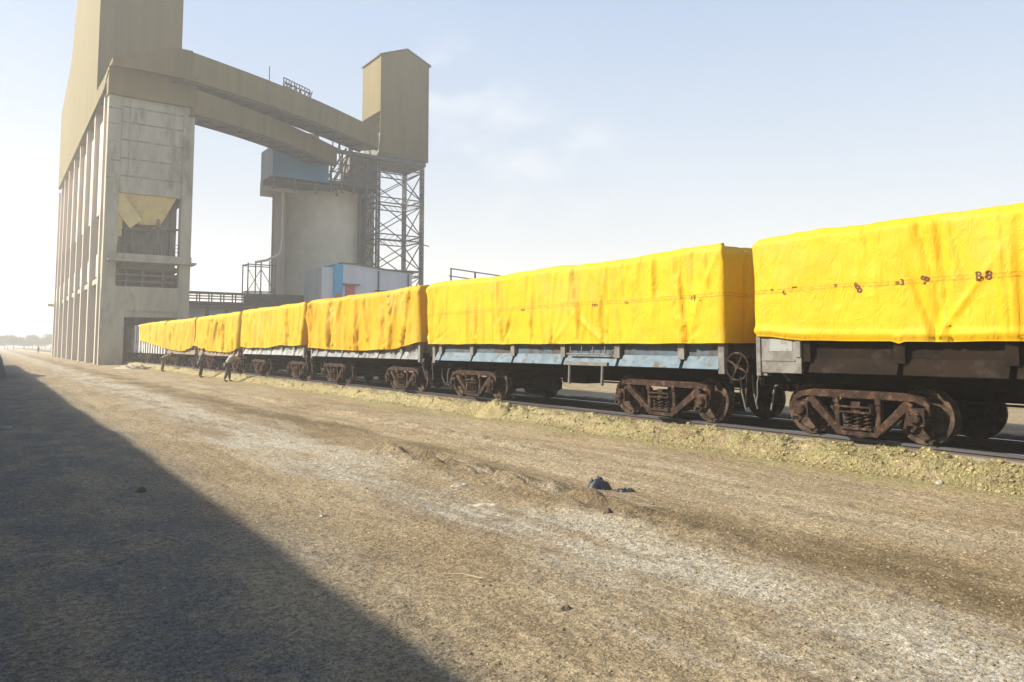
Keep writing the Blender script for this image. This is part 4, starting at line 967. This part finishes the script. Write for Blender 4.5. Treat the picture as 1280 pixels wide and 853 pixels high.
# ================================================================ PIPE BRIDGE, LOW BUILDINGS
pb = empty('pipe_bridge', (24, 88, 0), 'long low steel pipe bridge running from the loading tower towards the silo', 'pipe bridge')
b = MB()
for y_ in (87.4, 88.8):
    for z in (6.25, 7.75): b.bar((16.0, y_, z), (37.8, y_, z), .26 if z < 7 else .2)
    for z in (6.7, 7.1, 7.4): b.bar((16.0, y_, z), (37.8, y_, z), .07)
b.build('chord', M['steel_grey'], pb)
for x in np.arange(16.4, 38, 1.3):
    MB().bar((x, 87.4, 6.3), (x, 87.4, 7.7), .12).bar((x, 88.8, 6.3), (x, 88.8, 7.7), .12).build('upright', M['steel_grey'], pb)
for x in (20, 26, 32, 37): MB().bar((x, 88.1, 0), (x, 88.1, 6.2), .35).build('pier', M['steel_grey'], pb)
MB().box(24.6, 37.6, 89.2, 90.4, 6.6, 7.7).tube([(16, 88.1, 6.6), (37.6, 88.1, 6.6)], .2, 10).build('pipe', M['steel_grey'], pb)
lb = empty('low_store', (24, 94, 0), 'low pale store seen under the pipe bridge', 'building')
MB().box(17.0, 31, 91.5, 97, 0, 6.1).build('wall', M['paleblue'], lb); MB().box(16.8, 31.2, 91.3, 97.2, 6.1, 6.3).build('roof', M['concrete'], lb)
MB().box(22.8, 23.1, 91.42, 91.5, 2, 6.0).box(19.5, 20.3, 91.44, 91.5, 4.4, 5.1).build('downpipe', M['steel_grey'], lb)
of = empty('site_office', (36, 83, 0), 'pale blue block with cyan corner stripe and red door behind the third wagon', 'building')
MB().prism([(32.75, 0), (41.6, 0), (41.6, 10.55), (38, 10.72), (36, 10.95), (34.3, 11.12), (32.75, 11.15)], 'y', 80, 86).build('wall', M['paleblue'], of)
MB().box(30.4, 31.75, 80.3, 86, 0, 10.7).build('side_wing', M['paleblue'], of)
MB().box(31.75, 32.75, 79.9, 86, 0, 11.1).build('corner_stripe', M['cyan'], of)
MB().prism([(32.6, 11.16), (34.3, 11.13), (36, 10.96), (38, 10.73), (41.8, 10.56), (41.8, 10.7), (38, 10.87), (36, 11.1), (34.3, 11.27), (32.6, 11.3)], 'y', 79.8, 86.1).build('roof', M['steel_grey'], of)
d = MB().box(33.05, 34.25, 79.93, 79.995, 6.0, 8.7).build('door', M['red'], of)
MB().box(32.75, 34.7, 79.4, 79.998, 8.72, 8.85).build('awning', M['steel_grey'], of)
MB().box(31.9, 32.6, 79.84, 79.895, 6.0, 7.7).build('notice_panel', M['red'], of)
MB().box(37.1, 37.25, 79.85, 79.995, 6, 10.6).box(36.7, 38.3, 79.8, 79.995, 8.2, 8.3).build('wall_pipe', M['steel_dark'], of)
MB().box(41.0, 41.15, 79.85, 79.995, 5, 10.4).build('wall_pipe', M['steel_dark'], of)
# elevated walkway beyond the train
lp = empty('platform_railing', (40, 60, 0), 'thin steel railing of a walkway sticking up beyond the taut tarpaulin', 'railing')
for x in (35.3, 38.0, 40.7, 43.4): MB().bar((x, 60, 0), (x, 60, 9.1 - (x - 35.3) * .07), .13).build('post', M['steel_grey'], lp)
MB().bar((35.3, 60, 9.05), (46, 60, 8.3), .10).bar((35.1, 60, 8.35), (46, 60, 7.6), .09).box(35.2, 46, 59.9, 61, 6.5, 6.7).build('handrail', M['steel_grey'], lp)

# ================================================================ SHADOW SHED, unseen, added to shade the yard
gs = empty('shadow_shed', (-6.5, 38, 0), 'long low grey shed left of the yard, unseen, added to cast the long shadow', 'shed')
HS = 3.66
MB().box(-10, -3.2, -14, 84, 0, 3.4).build('wall', M['shed'], gs)
rb = MB(); yq = -14.5; rr_ = random.Random(12)
while yq < 84:
    ln = rr_.uniform(2.2, 6.5); dz = rr_.uniform(-.035, .025); dx = rr_.uniform(-.03, .03)
    rb.prism([(-10.4, 3.4 + dz * .1), (-3.0 + dx, 3.41 + dz * .1), (-3.0 + dx, HS + dz), (-6.6, 5.0 + dz), (-10.4, HS + dz)], 'y', yq, yq + ln - .004); yq += ln
rb.build('roof', M['roof'], gs)
for y_ in np.arange(-8, 82, 10): MB().box(-3.2, -3.12, y_, y_ + 3, 0, 2.9).build('door', M['steel_grey'], gs)

# ================================================================ LITTER
def crumple(name, x, y_, rx, ry, h, m, label, cat, seed, group=None, rot=0):
    V = []; F = []; n = 40; mrow = 22
    for i in range(mrow):
        r = i / (mrow - 1)
        for k in range(n):
            t = 2 * math.pi * k / n; w = 1 + .35 * float(pn(math.cos(t) * 2 + seed, math.sin(t) * 2, seed)) * r
            u, v = r * math.cos(t) * w, r * math.sin(t) * w
            z = h * (1 - r ** 4) * (.55 + 1.0 * float(pn(u * 1.7 + seed, v * 1.7, seed + 1)) + .8 * abs(float(pn(u * 3.2 + seed, v * 3.2, seed + 2))) + .5 * abs(float(pn(u * 7 + seed, v * 7, seed + 3))))
            a, b = u * rx, v * ry; X = a * math.cos(rot) - b * math.sin(rot); Y = a * math.sin(rot) + b * math.cos(rot)
            V.append((X, Y, max(z, 0) + .002 + gh(x + X, y_ + Y)))
    for i in range(mrow - 1):
        for k in range(n): F.append((i * n + k, (i + 1) * n + k, (i + 1) * n + (k + 1) % n, i * n + (k + 1) % n))
    o = link(name, np_mesh(name, V, F, m, True)); o.location = (x, y_, 0); return tag(o, label, cat, group)
crumple('plastic_bag', 6.43, 7.18, .17, .11, .12, M['bag'], 'crumpled black blue plastic bag lying in the middle of the yard', 'plastic bag', 4, rot=-.6)
crumple('plastic_scrap', 6.60, 6.90, .13, .05, .04, M['bag'], 'flat dark shred of plastic trailing from the black bag', 'plastic scrap', 9, rot=-.7)
crumple('cloth_scrap', 4.72, 7.25, .20, .035, .03, M['white_scrap'], 'long dirty white strip of cloth on the pale wheel lane', 'cloth scrap', 3, 'pale scraps lying in the yard', rot=-.9)
crumple('paper_scrap', 5.05, 8.35, .12, .05, .03, M['white_scrap'], 'small pale paper beside the churned ridge of soil', 'paper scrap', 7, 'pale scraps lying in the yard', rot=-.5)
crumple('paper_scrap', 10.30, 4.83, .09, .05, .03, M['white_scrap'], 'white paper at the foot of the bank below the brown wagon', 'paper scrap', 12, 'pale scraps lying in the yard', rot=.3)
crumple('paper_scrap', 3.01, 7.76, .05, .03, .02, M['white_scrap'], 'tiny white scrap nearest the edge of the shadow', 'paper scrap', 15, 'pale scraps lying in the yard')
crumple('paper_scrap', .42, 20.0, .09, .07, .03, M['white_scrap'], 'tiny white scrap inside the shadow at the left', 'paper scrap', 18, 'pale scraps lying in the yard')
crumple('soil_clod', 3.35, 4.1, .05, .035, .02, M['dirt_dark'], 'dark clod on the pale lane near the bottom edge', 'soil clod', 21, 'dark clods of earth')
crumple('soil_clod', 5.45, 5.95, .07, .045, .035, M['dirt_dark'], 'dark clod on the churned ridge below the black bag', 'soil clod', 24, 'dark clods of earth')
crumple('soil_clod', 1.62, 10.3, .07, .06, .05, M['dirt_dark'], 'small black clod inside the shadow left of its edge', 'soil clod', 27, 'dark clods of earth')
tw = MB().tube([(3.0, 5.2, gh(3.0, 5.2) + .02), (3.12, 5.08, gh(3.12, 5.08) + .03), (3.2, 4.93, gh(3.2, 4.93) + .02), (3.33, 4.86, gh(3.3, 4.8) + .02)], [.004, .005, .005, .002], 6)
tw.tube([(3.1, 5.1, gh(3.1, 5.1) + .03), (3.22, 5.1, gh(3.2, 5.1) + .03), (3.3, 5.02, gh(3.3, 5.0) + .02)], [.004, .003, .002], 6)
tag(tw.build('twig', M['twig'], loc=(3.15, 5.0, 0)), 'dry forked twig on the dirt near the bottom of the picture', 'twig')
ps = MB(); rp = random.Random(8)
for k in range(26):
    a = Vector((9.0 + rp.uniform(0, 1.2), 61 + rp.uniform(0, 5.5), .03 + rp.uniform(0, .12))); t = rp.uniform(0, 6.28); ln = rp.uniform(.2, .8)
    ps.bar(a, a + Vector((math.cos(t) * ln, math.sin(t) * ln, rp.uniform(-.03, .18))), rp.uniform(.05, .2), rp.uniform(.03, .09))
tag(ps.build('debris_pile', M['white_scrap'], loc=(9.5, 63, 0)), 'pile of pale broken planks and sacks beside the far wagons', 'debris')

# ================================================================ PEOPLE
def skin_mesh(name, verts, edges, radii, m, parent, sub=2):
    me = bpy.data.meshes.new(name); me.from_pydata(verts, edges, []); o = bpy.data.objects.new(name, me); COL.objects.link(o)
    o.modifiers.new('skin', 'SKIN'); sv = me.skin_vertices[0].data
    for i, r in enumerate(radii): sv[i].radius = (r, r) if not isinstance(r, tuple) else r
    sv[0].use_root = True
    s = o.modifiers.new('sub', 'SUBSURF'); s.levels = sub; s.render_levels = sub
    dg = bpy.context.evaluated_depsgraph_get(); dg.update(); m2 = bpy.data.meshes.new_from_object(o.evaluated_get(dg)); bpy.data.objects.remove(o)
    m2.materials.clear(); m2.materials.append(m)
    for p in m2.polygons: p.use_smooth = True
    return link(name, m2, parent)
def person(loc, rz, bend, label, shirt, trousers, arms=(.5, .3), stride=.1, hgt=1.68, knee=.06, group='workers beside the train'):
    root = empty('person', loc, label, 'person', group); root.rotation_euler = (0, 0, rz); k = hgt / 1.7
    ca, sa = math.cos(bend), math.sin(bend)
    hip = Vector((0, 0, .90 * k)); up = Vector((sa, 0, ca)); fw = Vector((ca, 0, -sa))
    def T(a, b=0., y_=0.): return hip + up * a * k + fw * b * k + Vector((0, y_ * k, 0))
    V = [hip, T(.14), T(.30), T(.42), T(.50), T(.56, .01), T(.63, .02), T(.72, .02)]
    E = [(i, i + 1) for i in range(7)]; Rr = [.135, .12, .13, .12, .065, .052, .085, .07]
    sh, tr_ = [], []
    for s, aa in ((-1, arms[0]), (1, arms[1])):
        b0 = len(V); ad = Vector((math.sin(aa), 0, -math.cos(aa))); el = T(.44, 0, s * .19) + ad * .28 * k; ad2 = Vector((math.sin(aa + .5), 0, -math.cos(aa + .5))); wr = el + ad2 * .25 * k
        V += [T(.44, 0, s * .17), el, wr, wr + ad2 * .08 * k]; E += [(3, b0), (b0, b0 + 1), (b0 + 1, b0 + 2), (b0 + 2, b0 + 3)]; Rr += [.06, .042, .030, .036]
        # fingers
        for f in range(4):
            q = len(V); V += [wr + ad2 * .12 * k + Vector((0, (f - 1.5) * .018, 0)), wr + ad2 * (.17 + .01 * (f in (1, 2))) * k + Vector((.012, (f - 1.5) * .02, 0))]
            E += [(b0 + 3, q), (q, q + 1)]; Rr += [.010, .008]
        q = len(V); V += [wr + ad2 * .06 * k + Vector((.035, -s * .02, 0)), wr + ad2 * .1 * k + Vector((.05, -s * .03, 0))]; E += [(b0 + 3, q), (q, q + 1)]; Rr += [.011, .009]
        sh.append((T(.44, 0, s * .17), el.copy(), el.lerp(wr, .3)))
        l0 = len(V); sx = s * stride; kn = Vector((sx * .55 + knee, s * .11, .48 * k)); an = Vector((sx, s * .12, .09))
        V += [Vector((0, s * .09, .86 * k)), kn, an, Vector((sx + .06, s * .12, .045)), Vector((sx + .17, s * .13, .035))]
        E += [(0, l0), (l0, l0 + 1), (l0 + 1, l0 + 2), (l0 + 2, l0 + 3), (l0 + 3, l0 + 4)]; Rr += [.095, .062, .042, .045, .035]
        tr_.append((Vector((0, s * .09, .86 * k)), kn, an + Vector((0, 0, .05))))
    skin_mesh('body', V, E, [r * k for r in Rr], M['skin'], root)
    # shirt
    SV = [T(.0), T(.16), T(.32), T(.43), T(.49)]; SE = [(0, 1), (1, 2), (2, 3), (3, 4)]; SR_ = [.165, .15, .158, .15, .085]
    for a, b, c in sh:
        n = len(SV); SV += [a, b, c]; SE += [(3, n), (n, n + 1), (n + 1, n + 2)]; SR_ += [.082, .064, .060]
    skin_mesh('shirt', SV, SE, SR_, shirt, root)
    TV = [hip + Vector((0, 0, .02))]; TE = []; TR = [.158]
    for a, b, c in tr_:
        n = len(TV); TV += [a, b, c]; TE += [(0, n), (n, n + 1), (n + 1, n + 2)]; TR += [.115, .088, .072]
    skin_mesh('trousers', TV, TE, TR, trousers, root)
    hc = T(.69, -.01); b = MB(); n = 14; rows = 7
    for i in range(rows):
        ph = (math.pi * .55) * i / (rows - 1)
        for q in range(n):
            t = 2 * math.pi * q / n; loc3 = up * math.cos(ph) * .115 + fw * math.sin(ph) * math.cos(t) * .105 + Vector((0, math.sin(ph) * math.sin(t) * .095, 0))
            b.v.append(tuple(hc + loc3 * k))
    for i in range(rows - 1):
        for q in range(n): b.f.append((i * n + q, i * n + (q + 1) % n, (i + 1) * n + (q + 1) % n, (i + 1) * n + q))
    me = b.mesh('hair', M['hair']); link('hair', me, root)
    fcm = MB()
    nb = T(.665, .098)
    fcm.poly([nb + up * .03, nb - up * .02 + Vector((0, .018, 0)), nb - up * .02 - Vector((0, .018, 0)), nb - up * .018 + fw * .03], [(0, 1, 3), (0, 3, 2), (1, 2, 3), (0, 2, 1)])
    link('nose', fcm.mesh('nose', M['skin']), root)
    em = MB()
    for s in (-1, 1):
        c0 = T(.69, .088, s * .032); em.poly([c0 + up * .01, c0 + Vector((0, .014, 0)), c0 - up * .01, c0 - Vector((0, .014, 0)), c0 + fw * .012], [(0, 1, 4), (1, 2, 4), (2, 3, 4), (3, 0, 4)])
    link('eyes', em.mesh('eyes', M['hair']), root)
    return root
person((9.95, 56.5, .0), -.15, 1.05, 'bent over worker in khaki clothes at the far end of the train', M['cloth_khaki'], M['cloth_khaki'], arms=(.6, .9), stride=.05)
person((9.85, 44.6, .0), .1, .22, 'standing worker in grey shirt and dark trousers facing the wagons', M['cloth_grey'], M['cloth_dark'], arms=(1.1, .8), stride=.08)
person((9.85, 38.8, .0), .05, .55, 'worker in a pale shirt leaning towards the wagon, nearest of the workers', M['cloth_pale'], M['cloth_brown'], arms=(1.2, .9), stride=.16)
person((9.49, 205, .0), 1.4, .03, 'tiny dark figure walking far away on the open ground', M['cloth_dark'], M['cloth_dark'], arms=(.2, -.2), stride=.15, group='people far off')

# ================================================================ DISTANT TREES
def tree_proto(seed, h, r):
    rg = np.random.default_rng(seed); n = 2600; cl = rg.normal(0, 1, (16, 3)); cl /= np.linalg.norm(cl, axis=1)[:, None]
    cl = cl * rg.uniform(.3, .85, (16, 1)) * np.array([r, r, h * .33]) + np.array([0, 0, h * .62]); ci = rg.integers(0, 16, n)
    c = cl[ci] + rg.normal(0, 1, (n, 3)) * np.array([r * .26, r * .26, h * .09]); s = rg.uniform(.12, .32, n)
    a = rg.normal(0, 1, (n, 3)); b_ = rg.normal(0, 1, (n, 3)); a /= np.linalg.norm(a, axis=1)[:, None]; b_ /= np.linalg.norm(b_, axis=1)[:, None]
    V = np.stack([c - a * s[:, None], c + b_ * s[:, None] * .6, c + a * s[:, None], c - b_ * s[:, None] * .6], 1).reshape(-1, 3)
    crown = np_mesh('crown', V, np.arange(n * 4).reshape(-1, 4), M['leaf'])
    t = MB().tube([(0, 0, 0), (.1, 0, h * .2), (-.05, .1, h * .45), (0, 0, h * .7)], [.22, .17, .11, .05], 8)
    for k in range(4):
        an = k * 1.6 + seed; t.tube([(0, 0, h * (.25 + .06 * k)), (math.cos(an) * r * .5, math.sin(an) * r * .5, h * (.5 + .05 * k))], [.09, .04], 6)
    return crown, t.mesh('trunk', M['bark'])
protos = [tree_proto(s, h, r) for s, h, r in ((1, 6.0, 3.2), (2, 7.5, 3.6), (3, 5.0, 3.4))]
rt = random.Random(5)
k = 0
def put_tree(x, y_, pi, label, grp, rz, sc_):
    e = empty('tree', (x, y_, 0), label, 'tree', grp); e.rotation_euler = (0, 0, rz); e.scale = (sc_, sc_, sc_)
    link('crown', protos[pi][0], e); link('trunk', protos[pi][1], e)
for row in range(2):
    for i in range(26):
        y_ = 395 + row * 22 + rt.uniform(-8, 8); x = -20 + i * 3.3 + rt.uniform(-1, 1)
        put_tree(x, y_, rt.randrange(3), 'hazy grey green tree in the distant line left of the loading tower', 'hazy trees on the horizon', rt.uniform(0, 6), rt.uniform(.7, 1.25))
tw_ = MB()

# ================================================================ HAZE
hz = MB().box(-1190, 1190, -1190, 1190, -1.2, 62).build('haze', M['leaf'], loc=(0, 0, 0)); tag(hz, kind='stuff')
hm = bpy.data.materials.new('haze'); hm.use_nodes = True; hn = hm.node_tree; hn.nodes.clear()
ho = hn.nodes.new('ShaderNodeOutputMaterial'); hv = hn.nodes.new('ShaderNodeVolumePrincipled')
hv.inputs['Color'].default_value = (.93, .94, .95, 1); hv.inputs['Density'].default_value = .0016; hv.inputs['Anisotropy'].default_value = .2
hn.links.new(hv.outputs[0], ho.inputs['Volume']); hz.data.materials.clear(); hz.data.materials.append(hm)
